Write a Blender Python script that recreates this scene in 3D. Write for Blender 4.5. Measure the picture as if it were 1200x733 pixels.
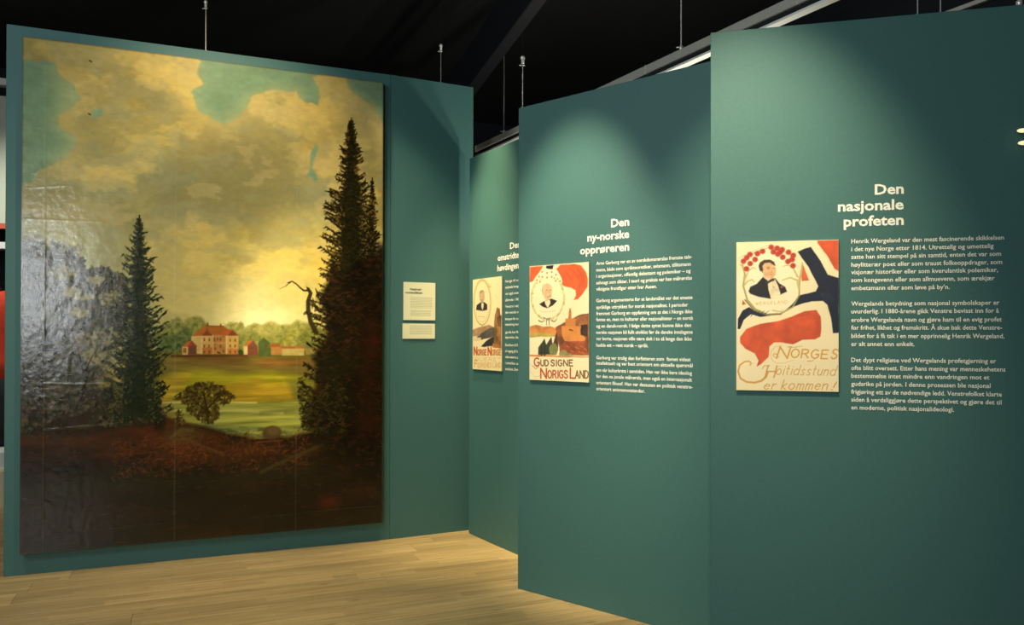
import bpy, bmesh, math, random
import numpy as np
from mathutils import Vector, Matrix

for o_ in list(bpy.data.objects):
    bpy.data.objects.remove(o_)
scene = bpy.context.scene
COL = scene.collection

# ------------------------------------------------------------------ camera
FPX, PITCH, ROLL, EYE, RISE = 920.44, 0.3176, 0.1202, 1.4568, 25.00     # focal length and front-standard rise in pixels of the 1200-wide frame
cam_data = bpy.data.cameras.new('camera')
cam_data.sensor_width = 36.0
cam_data.lens = 36.0 * FPX / 1200.0
cam_data.shift_y = RISE / 1200.0
cam_data.clip_start = 0.05
cam = bpy.data.objects.new('camera', cam_data)
COL.objects.link(cam)
cam.matrix_world = (Matrix.Translation((0, 0, EYE)) @ Matrix.Rotation(math.radians(90 + PITCH), 4, 'X')
                    @ Matrix.Rotation(math.radians(ROLL), 4, 'Z'))
scene.camera = cam

# ------------------------------------------------------------------ world, exposure
world = bpy.data.worlds.new('dark_hall')
scene.world = world
world.use_nodes = True
world.node_tree.nodes['Background'].inputs[0].default_value = (0.5, 0.62, 0.75, 1)
world.node_tree.nodes['Background'].inputs[1].default_value = 0.02
vs = scene.view_settings
scene.display_settings.display_device = 'sRGB'
vs.view_transform = 'Standard'
vs.look = 'None'
vs.exposure = 0.0
vs.gamma = 1.0
vs.use_curve_mapping = False
scene.cycles.max_bounces = 6
scene.cycles.use_denoising = True

# ------------------------------------------------------------------ lamps of the hall, with some added unseen lights
def aim(ob, target):
    d = Vector(target) - ob.location
    ob.rotation_euler = d.to_track_quat('-Z', 'Y').to_euler()

def spot(loc, target, watts, angle, blend=1.0, size=0.04, color=(1.0, 0.80, 0.52)):
    l = bpy.data.lights.new('spotlight', 'SPOT')
    l.energy = watts; l.spot_size = math.radians(angle); l.spot_blend = blend
    l.shadow_soft_size = size; l.color = color
    o = bpy.data.objects.new('spotlight', l); COL.objects.link(o)
    o.location = loc; aim(o, target)
    return o

def area(loc, target, watts, w, h, color):
    l = bpy.data.lights.new('soft_light', 'AREA')
    l.shape = 'RECTANGLE'; l.size = w; l.size_y = h; l.energy = watts; l.color = color
    o = bpy.data.objects.new('soft_light', l); COL.objects.link(o)
    o.location = loc; aim(o, target)
    return o

WARM = (1.0, 0.83, 0.56)
spot((-0.855, 3.966, 4.150), (-1.494, 5.379, 1.640), 620, 21, 1.0, 0.05, WARM)          # on the painting, low sky
spot((-1.447, 3.829, 4.150), (-1.910, 5.207, 2.250), 230, 74, 1.0, 0.05, WARM)          # on the painting, clouds
spot((-1.159, 5.226, 3.750), (-0.204, 5.678, 1.700), 190, 38, 0.9, 0.04, WARM)        # third bay
spot((-0.391, 3.427, 3.800), (0.355, 4.302, 1.720), 480, 36, 0.85, 0.04, WARM)         # second bay
spot((0.562, 2.226, 3.800), (1.043, 3.394, 1.850), 440, 44, 1.0, 0.04, WARM)          # first bay
spot((-0.373, 5.323, 3.750), (-0.123, 5.722, 0.000), 420, 40, 1.0, 0.04, (1.0, .78, .42))    # on the floor in the corner
area((-1.362, -2.000, 2.150), (-2.899, 4.851, 1.600), 80, 0.34, 1.6, (0.90, 0.96, 1.0))   # unseen soft light, added to make the glare on the painting's left
area((-3.4, 0.6, 3.7), (0.6, 4.0, 1.9), 88, 1.5, 1.2, (0.86, 0.93, 1.0))  # added unseen fill from the left, lifts the ambient on the panels
spot((-2.933, 3.105, 3.800), (-2.370, 4.096, 0.000), 130, 80, 1.0, 0.08, WARM)
spot((-1.038, 4.540, 3.800), (-0.917, 5.293, 0.000), 140, 70, 1.0, 0.08, WARM)
spot((1.25, 4.75, 2.0), (0.9, 4.75, 3.0), 80, 150, 1.0, 0.05, (1, .93, .8))       # unseen light added behind the panels to brighten the trunking
spot((0.35, 5.7, 2.0), (0.15, 6.2, 3.0), 45, 150, 1.0, 0.05, (1, .93, .8))       # another hidden added light, for the far end of the trunking
spot((-4.4, 6.2, 3.6), (-4.6, 7.8, 1.5), 160, 100, 1.0, 0.08, (1, .95, .85))    # next bay to the left


# ------------------------------------------------------------------ materials
def new_mat(name):
    m = bpy.data.materials.new(name); m.use_nodes = True
    nt = m.node_tree; b = nt.nodes['Principled BSDF']
    return m, nt, b

def plain(name, color, rough=0.6, metal=0.0, noise=0.0, scale=20.0, bump=0.0):
    m, nt, b = new_mat(name)
    b.inputs['Roughness'].default_value = rough
    b.inputs['Metallic'].default_value = metal
    tc = nt.nodes.new('ShaderNodeTexCoord')
    n = nt.nodes.new('ShaderNodeTexNoise'); n.inputs['Scale'].default_value = scale
    n.inputs['Detail'].default_value = 6
    nt.links.new(tc.outputs['Object'], n.inputs['Vector'])
    r = nt.nodes.new('ShaderNodeMapRange')
    r.inputs['To Min'].default_value = 1 - noise; r.inputs['To Max'].default_value = 1 + noise
    nt.links.new(n.outputs['Fac'], r.inputs['Value'])
    h = nt.nodes.new('ShaderNodeHueSaturation')
    h.inputs['Color'].default_value = (*color, 1)
    nt.links.new(r.outputs['Result'], h.inputs['Value'])
    nt.links.new(h.outputs['Color'], b.inputs['Base Color'])
    if bump:
        bp = nt.nodes.new('ShaderNodeBump'); bp.inputs['Strength'].default_value = bump
        bp.inputs['Distance'].default_value = 0.002
        nt.links.new(n.outputs['Fac'], bp.inputs['Height'])
        nt.links.new(bp.outputs['Normal'], b.inputs['Normal'])
    return m

M_TEAL = plain('teal_wall_paint', (0.046, 0.143, 0.128), 0.62, 0, 0.10, 60, 0.25)
M_BLACK = plain('black_hall_paint', (0.006, 0.007, 0.008), 0.9, 0, 0.3, 3)
M_DARKBLUE = plain('dark_blue_black_paint', (0.008, 0.011, 0.016), 0.85, 0, 0.3, 3)
M_TRUSS = plain('black_painted_steel', (0.008, 0.009, 0.012), 0.4, 0, 0.2, 5)
M_ALU = plain('dull_aluminium_paint', (0.42, 0.41, 0.36), 0.5, 0.1, 0.1, 8)
M_WIRE = plain('steel_wire', (0.45, 0.45, 0.42), 0.4, 0.6, 0.1, 40)
M_CHROME = plain('nickel_clamp', (0.75, 0.74, 0.68), 0.3, 0.5, 0.05, 40)
M_LETTER = plain('cream_vinyl_lettering', (0.88, 0.90, 0.76), 0.6, 0, 0.04, 90)
M_BOARD = plain('cream_board_edge', (0.62, 0.55, 0.38), 0.7, 0, 0.1, 60)
M_STRETCH = plain('dark_canvas_edge', (0.05, 0.03, 0.015), 0.7, 0, 0.3, 30)
M_WHITE = plain('white_paint', (0.72, 0.75, 0.68), 0.5, 0, 0.04, 10)
M_PALE = plain('pale_greenish_board', (0.50, 0.56, 0.43), 0.6, 0, 0.05, 10)
M_REDP = plain('red_paint', (0.55, 0.07, 0.02), 0.5, 0, 0.1, 10)
M_REDCLOTH = plain('red_wool_cloth', (0.62, 0.045, 0.012), 0.85, 0, 0.25, 40, 0.6)
M_BLKCLOTH = plain('black_wool_cloth', (0.012, 0.012, 0.012), 0.9, 0, 0.3, 40, 0.6)
M_BRASS = plain('dull_gold_braid', (0.45, 0.32, 0.10), 0.45, 0.6, 0.2, 60)
M_SKIN = plain('mannequin_plaster', (0.6, 0.55, 0.45), 0.6, 0, 0.05, 20)

def wood_mat():
    m, nt, b = new_mat('light_ash_parquet')
    L = nt.links.new
    b.inputs['Roughness'].default_value = 0.42
    tc = nt.nodes.new('ShaderNodeTexCoord')
    info = nt.nodes.new('ShaderNodeObjectInfo')
    mul = nt.nodes.new('ShaderNodeMath'); mul.operation = 'MULTIPLY'; mul.inputs[1].default_value = 37.0
    L(info.outputs['Random'], mul.inputs[0])
    comb = nt.nodes.new('ShaderNodeCombineXYZ'); L(mul.outputs[0], comb.inputs['X']); L(mul.outputs[0], comb.inputs['Z'])
    add = nt.nodes.new('ShaderNodeVectorMath'); add.operation = 'ADD'
    L(tc.outputs['Object'], add.inputs[0]); L(comb.outputs[0], add.inputs[1])
    # short staves glued side by side in every board
    br = nt.nodes.new('ShaderNodeTexBrick')
    br.inputs['Scale'].default_value = 1.0
    br.inputs['Brick Width'].default_value = 0.62
    br.inputs['Row Height'].default_value = 0.0667
    br.inputs['Mortar Size'].default_value = 0.0006
    br.inputs['Mortar Smooth'].default_value = 0.3
    br.offset = 0.37
    br.inputs['Color1'].default_value = (0.66, 0.66, 0.66, 1)
    br.inputs['Color2'].default_value = (1.12, 1.12, 1.12, 1)
    br.inputs['Mortar'].default_value = (0.45, 0.4, 0.35, 1)
    sc0 = nt.nodes.new('ShaderNodeVectorMath'); sc0.operation = 'ADD'
    off = nt.nodes.new('ShaderNodeCombineXYZ'); L(mul.outputs[0], off.inputs['X'])
    L(tc.outputs['Object'], sc0.inputs[0]); L(off.outputs[0], sc0.inputs[1])
    sh = nt.nodes.new('ShaderNodeVectorMath'); sh.operation = 'ADD'; sh.inputs[1].default_value = (0, 0.1, 0)
    L(sc0.outputs[0], sh.inputs[0])
    L(sh.outputs[0], br.inputs['Vector'])
    # grain
    mp = nt.nodes.new('ShaderNodeMapping'); mp.inputs['Scale'].default_value = (1.3, 30, 1)
    L(add.outputs[0], mp.inputs['Vector'])
    n1 = nt.nodes.new('ShaderNodeTexNoise'); n1.inputs['Scale'].default_value = 1.8; n1.inputs['Detail'].default_value = 7
    n1.inputs['Distortion'].default_value = 0.6
    L(mp.outputs[0], n1.inputs['Vector'])
    ramp = nt.nodes.new('ShaderNodeValToRGB')
    ramp.color_ramp.elements[0].position = 0.30; ramp.color_ramp.elements[0].color = (0.40, 0.275, 0.105, 1)
    ramp.color_ramp.elements[1].position = 0.66; ramp.color_ramp.elements[1].color = (0.58, 0.435, 0.195, 1)
    L(n1.outputs['Fac'], ramp.inputs['Fac'])
    mix = nt.nodes.new('ShaderNodeMix'); mix.data_type = 'RGBA'; mix.blend_type = 'MULTIPLY'
    mix.inputs['Factor'].default_value = 0.55
    L(ramp.outputs['Color'], mix.inputs['A']); L(br.outputs['Color'], mix.inputs['B'])
    # knots
    mpk = nt.nodes.new('ShaderNodeMapping'); mpk.inputs['Scale'].default_value = (2.2, 9.0, 1)
    L(add.outputs[0], mpk.inputs['Vector'])
    vo = nt.nodes.new('ShaderNodeTexVoronoi'); vo.inputs['Scale'].default_value = 1.0
    L(mpk.outputs[0], vo.inputs['Vector'])
    rk = nt.nodes.new('ShaderNodeMapRange'); rk.inputs['From Min'].default_value = 0.03; rk.inputs['From Max'].default_value = 0.10
    rk.inputs['To Min'].default_value = 0.55; rk.inputs['To Max'].default_value = 1.0
    L(vo.outputs['Distance'], rk.inputs['Value'])
    tone = nt.nodes.new('ShaderNodeMapRange'); tone.inputs['To Min'].default_value = 0.80; tone.inputs['To Max'].default_value = 1.12
    L(info.outputs['Random'], tone.inputs['Value'])
    m2 = nt.nodes.new('ShaderNodeMath'); m2.operation = 'MULTIPLY'
    L(rk.outputs[0], m2.inputs[0]); L(tone.outputs[0], m2.inputs[1])
    hs = nt.nodes.new('ShaderNodeHueSaturation')
    L(m2.outputs[0], hs.inputs['Value']); L(mix.outputs['Result'], hs.inputs['Color'])
    L(hs.outputs['Color'], b.inputs['Base Color'])
    bp = nt.nodes.new('ShaderNodeBump'); bp.inputs['Strength'].default_value = 0.12; bp.inputs['Distance'].default_value = 0.001
    L(n1.outputs['Fac'], bp.inputs['Height']); L(bp.outputs['Normal'], b.inputs['Normal'])
    return m
M_WOOD = wood_mat()

def pigment_mat(name, rough, weave=0.0, scale=400.0, coat=0.0, spec=0.5):
    """paint or ink carried by the mesh's own colour attribute, plus canvas or paper relief"""
    m, nt, b = new_mat(name)
    L = nt.links.new
    at = nt.nodes.new('ShaderNodeAttribute'); at.attribute_name = 'pigment'
    L(at.outputs['Color'], b.inputs['Base Color'])
    b.inputs['Roughness'].default_value = rough
    b.inputs['Specular IOR Level'].default_value = spec
    tc = nt.nodes.new('ShaderNodeTexCoord')
    n = nt.nodes.new('ShaderNodeTexNoise'); n.inputs['Scale'].default_value = scale; n.inputs['Detail'].default_value = 3
    L(tc.outputs['Object'], n.inputs['Vector'])
    if weave:
        n2 = nt.nodes.new('ShaderNodeTexNoise'); n2.inputs['Scale'].default_value = 22; n2.inputs['Detail'].default_value = 5
        mp = nt.nodes.new('ShaderNodeMapping'); mp.inputs['Scale'].default_value = (1.0, 1.0, 0.6)
        L(tc.outputs['Object'], mp.inputs['Vector']); L(mp.outputs[0], n2.inputs['Vector'])
        ad = nt.nodes.new('ShaderNodeMath'); ad.operation = 'MULTIPLY_ADD'; ad.inputs[1].default_value = 2.0
        L(n2.outputs['Fac'], ad.inputs[0]); L(n.outputs['Fac'], ad.inputs[2])
        bp = nt.nodes.new('ShaderNodeBump'); bp.inputs['Strength'].default_value = weave; bp.inputs['Distance'].default_value = 0.002
        L(ad.outputs[0], bp.inputs['Height']); L(bp.outputs['Normal'], b.inputs['Normal'])
    return m
M_OIL = pigment_mat('varnished_oil_paint', 0.15, 0.22, 200.0, spec=0.5)
M_PRINT = pigment_mat('matt_printed_paper', 0.6)

# ------------------------------------------------------------------ mesh helpers
def add_box(bm, x0, x1, y0, y1, z0, z1, bevel=0.0):
    vs_ = [bm.verts.new(p) for p in ((x0, y0, z0), (x1, y0, z0), (x1, y1, z0), (x0, y1, z0),
                                     (x0, y0, z1), (x1, y0, z1), (x1, y1, z1), (x0, y1, z1))]
    fs = [bm.faces.new([vs_[i] for i in f]) for f in ((0, 3, 2, 1), (4, 5, 6, 7), (0, 1, 5, 4), (1, 2, 6, 5), (2, 3, 7, 6), (3, 0, 4, 7))]
    if bevel:
        es = list({e for f in fs for e in f.edges})
        bmesh.ops.bevel(bm, geom=es, offset=bevel, segments=1, affect='EDGES')

def add_tube(bm, p, q, r, seg=8, r2=None):
    p, q = Vector(p), Vector(q); d = q - p
    m = Matrix.Translation((p + q) / 2) @ d.to_track_quat('Z', 'Y').to_matrix().to_4x4()
    bmesh.ops.create_cone(bm, cap_ends=True, segments=seg, radius1=r, radius2=r if r2 is None else r2, depth=d.length, matrix=m)

def add_lathe(bm, prof, seg=20, sx=1.0, sy=1.0, cx=0.0, cy=0.0):
    rings = []
    for r, z in prof:
        rings.append([bm.verts.new((cx + sx * r * math.cos(2 * math.pi * k / seg), cy + sy * r * math.sin(2 * math.pi * k / seg), z)) for k in range(seg)])
    for a, b in zip(rings, rings[1:]):
        for k in range(seg):
            bm.faces.new((a[k], a[(k + 1) % seg], b[(k + 1) % seg], b[k]))
    bm.faces.new(rings[0][::-1]); bm.faces.new(rings[-1])

def make(name, bm, mat, parent=None, smooth=False):
    bmesh.ops.recalc_face_normals(bm, faces=bm.faces)
    me = bpy.data.meshes.new(name); bm.to_mesh(me); bm.free()
    me.materials.append(mat)
    if smooth:
        me.polygons.foreach_set('use_smooth', [True] * len(me.polygons))
    o = bpy.data.objects.new(name, me); COL.objects.link(o)
    if parent: o.parent = parent
    return o

def box(name, dims, mat, parent=None, bevel=0.0):
    bm = bmesh.new(); add_box(bm, *dims, bevel=bevel)
    return make(name, bm, mat, parent)

def tag(o, label, cat, group=None):
    o['label'] = label; o['category'] = cat
    if group: o['group'] = group
    return o

def thing(name, label, cat, loc=(0, 0, 0), rz=0.0, group=None):
    o = bpy.data.objects.new(name, None); COL.objects.link(o)
    o.empty_display_size = 0.1
    o.location = loc; o.rotation_euler = (0, 0, rz)
    return tag(o, label, cat, group)

def struct(o):
    o['kind'] = 'structure'; return o

# ------------------------------------------------------------------ room (aligned with the long painting wall)
RA = 0.39282
S0, S1, T0, T1, ZC = -7.4, 5.2, -3.6, 10.4, 4.5
room = Matrix.Rotation(RA, 4, 'Z')
def place_room(o):
    o.matrix_world = room @ o.matrix_world
    return o
fl = struct(box('floor', (S0, S1, T0, T1, -0.15, -0.02), M_WOOD)); fl.rotation_euler = (0, 0, RA)
ce = struct(box('ceiling', (S0, S1, T0, T1, ZC, ZC + 0.15), M_BLACK)); ce.rotation_euler = (0, 0, RA)
for nm, d in (('wall_left', (S0 - 0.15, S0, T0, T1, -0.15, ZC)), ('wall_right', (S1, S1 + 0.15, T0, T1, -0.15, ZC)),
              ('wall_back', (S0, S1, T1, T1 + 0.15, -0.15, ZC)), ('wall_front', (S0, S1, T0 - 0.15, T0, -0.15, ZC))):
    w = struct(box(nm, d, M_DARKBLUE)); w.rotation_euler = (0, 0, RA)

# parquet boards: each one laid by itself where the photograph shows the floor, the far rest as one piece
PW, PL = 0.2, 2.3
bm = bmesh.new(); add_box(bm, -PL / 2 + 0.0006, PL / 2 - 0.0006, -PW / 2 + 0.0006, PW / 2 - 0.0006, -0.02, 0.0, 0.0007)
tmp = bpy.data.meshes.new('plank'); bm.to_mesh(tmp); bm.free(); tmp.materials.append(M_WOOD)
rng = random.Random(5)
cands = []
nrow = int((T1 - T0) / PW)
for r in range(nrow):
    t = T0 + PW * (r + 0.5)
    s = S0 - rng.random() * PL
    while s < S1 - 0.02:
        a, b = max(s, S0), min(s + PL, S1)
        if b - a > 0.05: cands.append((a, b, t))
        s += PL
def seen(c):
    a, b, t = c
    return 1.2 < t < 7.0 and b > -5.5 and a < 4.5
n_single = 0
rest = bmesh.new()
for a, b, t in sorted(cands, key=lambda c: abs(c[2] - 4.2)):
    full = abs(b - a - PL) < 1e-6
    if seen((a, b, t)) and full and n_single < 290:
        o = bpy.data.objects.new('plank', tmp); COL.objects.link(o)
        o.parent = fl; o.location = ((a + b) / 2, t, 0)
        n_single += 1
    else:
        add_box(rest, a + 0.0006, b - 0.0006, t - PW / 2 + 0.0006, t + PW / 2 - 0.0006, -0.02, 0.0)
ro = make('planks_beyond', rest, M_WOOD, fl); ro['kind'] = 'stuff'

# dark rafter under the ceiling, lit only along its edges
def bar_between(name, p, q, w, h, mat, parent=None):
    p, q = Vector(p), Vector(q); d = q - p; L_ = d.length
    bm = bmesh.new(); add_box(bm, 0, L_, -w / 2, w / 2, -h / 2, h / 2, 0.006)
    o = make(name, bm, mat, parent)
    o.matrix_world = Matrix.Translation(p) @ d.to_track_quat('X', 'Z').to_matrix().to_4x4()
    return o

# ------------------------------------------------------------------ exhibition panels
TH = 0.045
PANELS = {}
def panel(key, A, B, height, label, mitre=0.0):
    A, B = Vector(A), Vector(B); d = B - A
    ang = math.atan2(d.y, d.x)
    t = thing('exhibition_panel', label, 'panel', (A.x, A.y, 0), ang, 'low teal panels standing in a staggered row' if height < 3 else 'tall teal partitions at the left')
    bm = bmesh.new(); add_box(bm, 0, d.length, 0.0, TH, 0.0, height, 0.0 if mitre else 0.002)
    for v in bm.verts:
        if mitre and v.co.y > TH / 2 and v.co.x < 0.1: v.co.x += mitre
    make('board', bm, M_TEAL, t)
    PANELS[key] = (t, d.length, height)
    return t

KX = (-0.8834, 5.6862)
p_paint = panel('L', (-3.0837, 4.7745), KX, 3.367, 'tall teal partition carrying the huge framed-off landscape painting')
p_plain = panel('K', (KX[0] + .0006, KX[1] + .0003), (-0.2983, 5.9706), 3.367, 'tall teal partition right of the painting with two small text cards', .006)
p3 = panel('3', (-0.3198, 5.8651), (0.3237, 4.8286), 2.8, 'farthest low teal panel in the corner with the half hidden heading')
p4 = panel('4', (0.0358, 4.5745), (0.9947, 3.7572), 2.8, 'middle teal panel with the heading ny-norske opprøreren')
p5 = panel('5', (0.8685, 3.4383), (2.09, 3.1292), 2.8, 'nearest teal panel at right with the heading nasjonale profeten')
p_paint['label'] = 'tall teal partition behind the huge landscape painting'

# ------------------------------------------------------------------ lettering
def text_mesh(body, size, bold, spacing=1.0):
    cu = bpy.data.curves.new('lettering', 'FONT')
    cu.body = body; cu.size = size; cu.resolution_u = 2; cu.offset = bold; cu.space_character = spacing
    ob = bpy.data.objects.new('lettering', cu); COL.objects.link(ob)
    dg = bpy.context.evaluated_depsgraph_get()
    me = bpy.data.meshes.new_from_object(ob.evaluated_get(dg))
    bpy.data.objects.remove(ob); bpy.data.curves.remove(cu)
    return me

def lettering(name, parent, lines, size, bold, label=None, mat=None):
    """lines: (text, left, right, baseline) in metres on the panel's face; one flat piece of lettering per line"""
    for s, x0, x1, zb in lines:
        me = text_mesh(s, size, bold)
        n = len(me.vertices)
        co = np.empty(n * 3); me.vertices.foreach_get('co', co); co = co.reshape(-1, 3)
        lo, hi = co[:, 0].min(), co[:, 0].max()
        vv = [(x0 + (c[0] - lo) / (hi - lo) * (x1 - x0), -0.0012, zb + c[1]) for c in co]
        ff = [list(p.vertices) for p in me.polygons]
        bpy.data.meshes.remove(me)
        m = bpy.data.meshes.new(name); m.from_pydata(vv, [], ff); m.update()
        m.materials.append(mat or M_LETTER)
        o = bpy.data.objects.new(name, m); COL.objects.link(o); o.parent = parent
        if label: o['label'] = label
    return o

lettering('heading_line', p5, [('Den', 0.6644, 0.7754, 2.06), ('nasjonale', 0.5211, 0.7753, 1.995), ('profeten', 0.5436, 0.7753, 1.9306)], 0.06, 0.0016)
lettering('text_line', p5, [('Henrik Wergeland var den mest fascinerende skikkelsen', 0.5733, 1.1443, 1.8581), ('i det nye Norge etter 1814. Utrettelig og umettelig', 0.5733, 1.1075, 1.8251), ('satte han sitt stempel på sin samtid, enten det var som', 0.5733, 1.1339, 1.7928), ('høylitterær poet eller som traust folkeoppdrager, som', 0.5733, 1.1381, 1.7598), ('visjonær historiker eller som kverulantisk polemiker,', 0.5732, 1.1231, 1.7283), ('som kongevenn eller som allmuevenn, som ærekjær', 0.5732, 1.1111, 1.6953), ('embetsmann eller som løve på by’n.', 0.5732, 0.9468, 1.6616)], 0.0262, 0.00035)
lettering('text_line', p5, [('Wergelands betydning som nasjonal symbolskaper er', 0.5732, 1.1281, 1.596), ('uvurderlig. I 1880-årene gikk Venstre bevisst inn for å', 0.5732, 1.126, 1.5637), ('erobre Wergelands navn og gjøre ham til en evig profet', 0.5732, 1.136, 1.5282), ('for frihet, likhet og fremskritt. Å skue bak dette Venstre-', 0.5732, 1.1372, 1.4953), ('bildet for å få tak i en mer opprinnelig Henrik Wergeland,', 0.5732, 1.1454, 1.4609), ('er alt annet enn enkelt.', 0.5732, 0.8159, 1.4272)], 0.0262, 0.00035)
lettering('text_line', p5, [('Det dypt religiøse ved Wergelands profetgjerning er', 0.5731, 1.1159, 1.3599), ('ofte blitt oversett. Etter hans mening var menneskehetens', 0.5731, 1.1492, 1.3266), ('bestemmelse intet mindre enn vandringen mot et', 0.5731, 1.0916, 1.2936), ('gudsrike på jorden. I denne prosessen ble nasjonal', 0.5731, 1.0955, 1.2599), ('frigjøring ett av de nødvendige ledd. Venstrefolket klarte', 0.5731, 1.1363, 1.2263), ('siden å verdsliggjøre dette perspektivet og gjøre det til', 0.5731, 1.135, 1.1937), ('en moderne, politisk nasjonalideologi.', 0.5731, 0.9627, 1.1608)], 0.0262, 0.00035)
lettering('heading_line', p4, [('Den', 0.6417, 0.7539, 2.0462), ('ny-norske', 0.4902, 0.754, 1.9822), ('opprøreren', 0.4406, 0.7541, 1.9155)], 0.06, 0.0016)
lettering('text_line', p4, [('Arne Garborg var en av norskdomsrørslas fremste tals-', 0.5479, 1.113, 1.8508), ('menn, både som språkteoretiker, avismann, tillitsmann', 0.548, 1.1071, 1.8155), ('i organisasjoner, offentlig debattant og polemiker – og', 0.548, 1.1057, 1.782), ('selvsagt som dikter. I teori og praksis var han målrørslas', 0.5481, 1.1131, 1.7466), ('viktigste frontfigur etter Ivar Aasen.', 0.5481, 0.9173, 1.7127)], 0.0262, 0.00035)
lettering('text_line', p4, [('Garborg argumenterte for at landsmålet var det eneste', 0.5483, 1.1159, 1.6508), ('språklige uttrykket for norsk nasjonalitet. I perioder', 0.5483, 1.092, 1.615), ('fremmet Garborg en oppfatning om at det i Norge ikke', 0.5484, 1.116, 1.5815), ('fantes en, men to kulturer eller nasjonaliteter – en norsk', 0.5484, 1.1206, 1.549), ('og en dansk-norsk. I følge dette synet kunne ikke den', 0.5485, 1.1087, 1.5141), ('norske nasjonen bli fullt utviklet før de danske innslagene', 0.5486, 1.117, 1.4807), ('var borte, nasjonen ville være delt i to så lenge den ikke', 0.5486, 1.1124, 1.4468), ('hadde ett – rent norsk – språk.', 0.5487, 0.8686, 1.4119)], 0.0262, 0.00035)
lettering('text_line', p4, [('Garborg var trolig den forfatteren som  favnet videst', 0.5488, 1.1061, 1.345), ('intellektuelt og var best orientert om aktuelle spørsmål', 0.5489, 1.1171, 1.3157), ('om vår kulturkrets i samtiden. Han var ikke bare ideolog', 0.5489, 1.1135, 1.2782), ('for den na jonale målrørsla, men også en internasjonalt', 0.549, 1.1135, 1.2452), ('orientert filosof. Han var dessuten en politisk venstre-', 0.5491, 1.1172, 1.2108), ('orientert unionsmotstander.', 0.5491, 0.8484, 1.1783)], 0.0262, 0.00035)
lettering('text_line', p3, [('Norge vil norsk bli kalt en', 0.5188, 0.8909, 1.8405), ('nasjonale bevegelse på land', 0.519, 0.8113, 1.7992), ('var også omstridt på Stortinget', 0.5192, 0.9107, 1.755), ('allerede i 1884 da partiet', 0.5194, 0.8477, 1.7108), ('Venstre i valget møtte kongen', 0.5196, 0.919, 1.6665), ('den svenske makten sto i', 0.5197, 0.8227, 1.6253), ('kampen for norsk selvstyre', 0.5199, 0.8481, 1.5811), ('mønstring mot unionen, og', 0.5201, 0.8356, 1.5428), ('gjorde han Norge til en stor', 0.5203, 0.8737, 1.4897), ('løpsrøden. Han var høvding', 0.5204, 0.8485, 1.4544)], 0.0262, 0.00035)
lettering('text_line', p3, [('Eivorhvert lå B', 0.5206, 0.6829, 1.4014), ('af engang på le', 0.5208, 0.683, 1.3601), ('vidinnesverre a', 0.521, 0.6832, 1.3189), ('i utmarken, som han', 0.5212, 0.7608, 1.2777), ('sandsinn. Den', 0.5213, 0.6853, 1.2365)], 0.0262, 0.00035)
lettering('heading_line', p3, [('Den', 0.5796, 0.713, 2.0677), ('omstridte', 0.4169, 0.6954, 1.9993), ('høvdingen', 0.4113, 0.6894, 1.9278)], 0.06, 0.0016)

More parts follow.
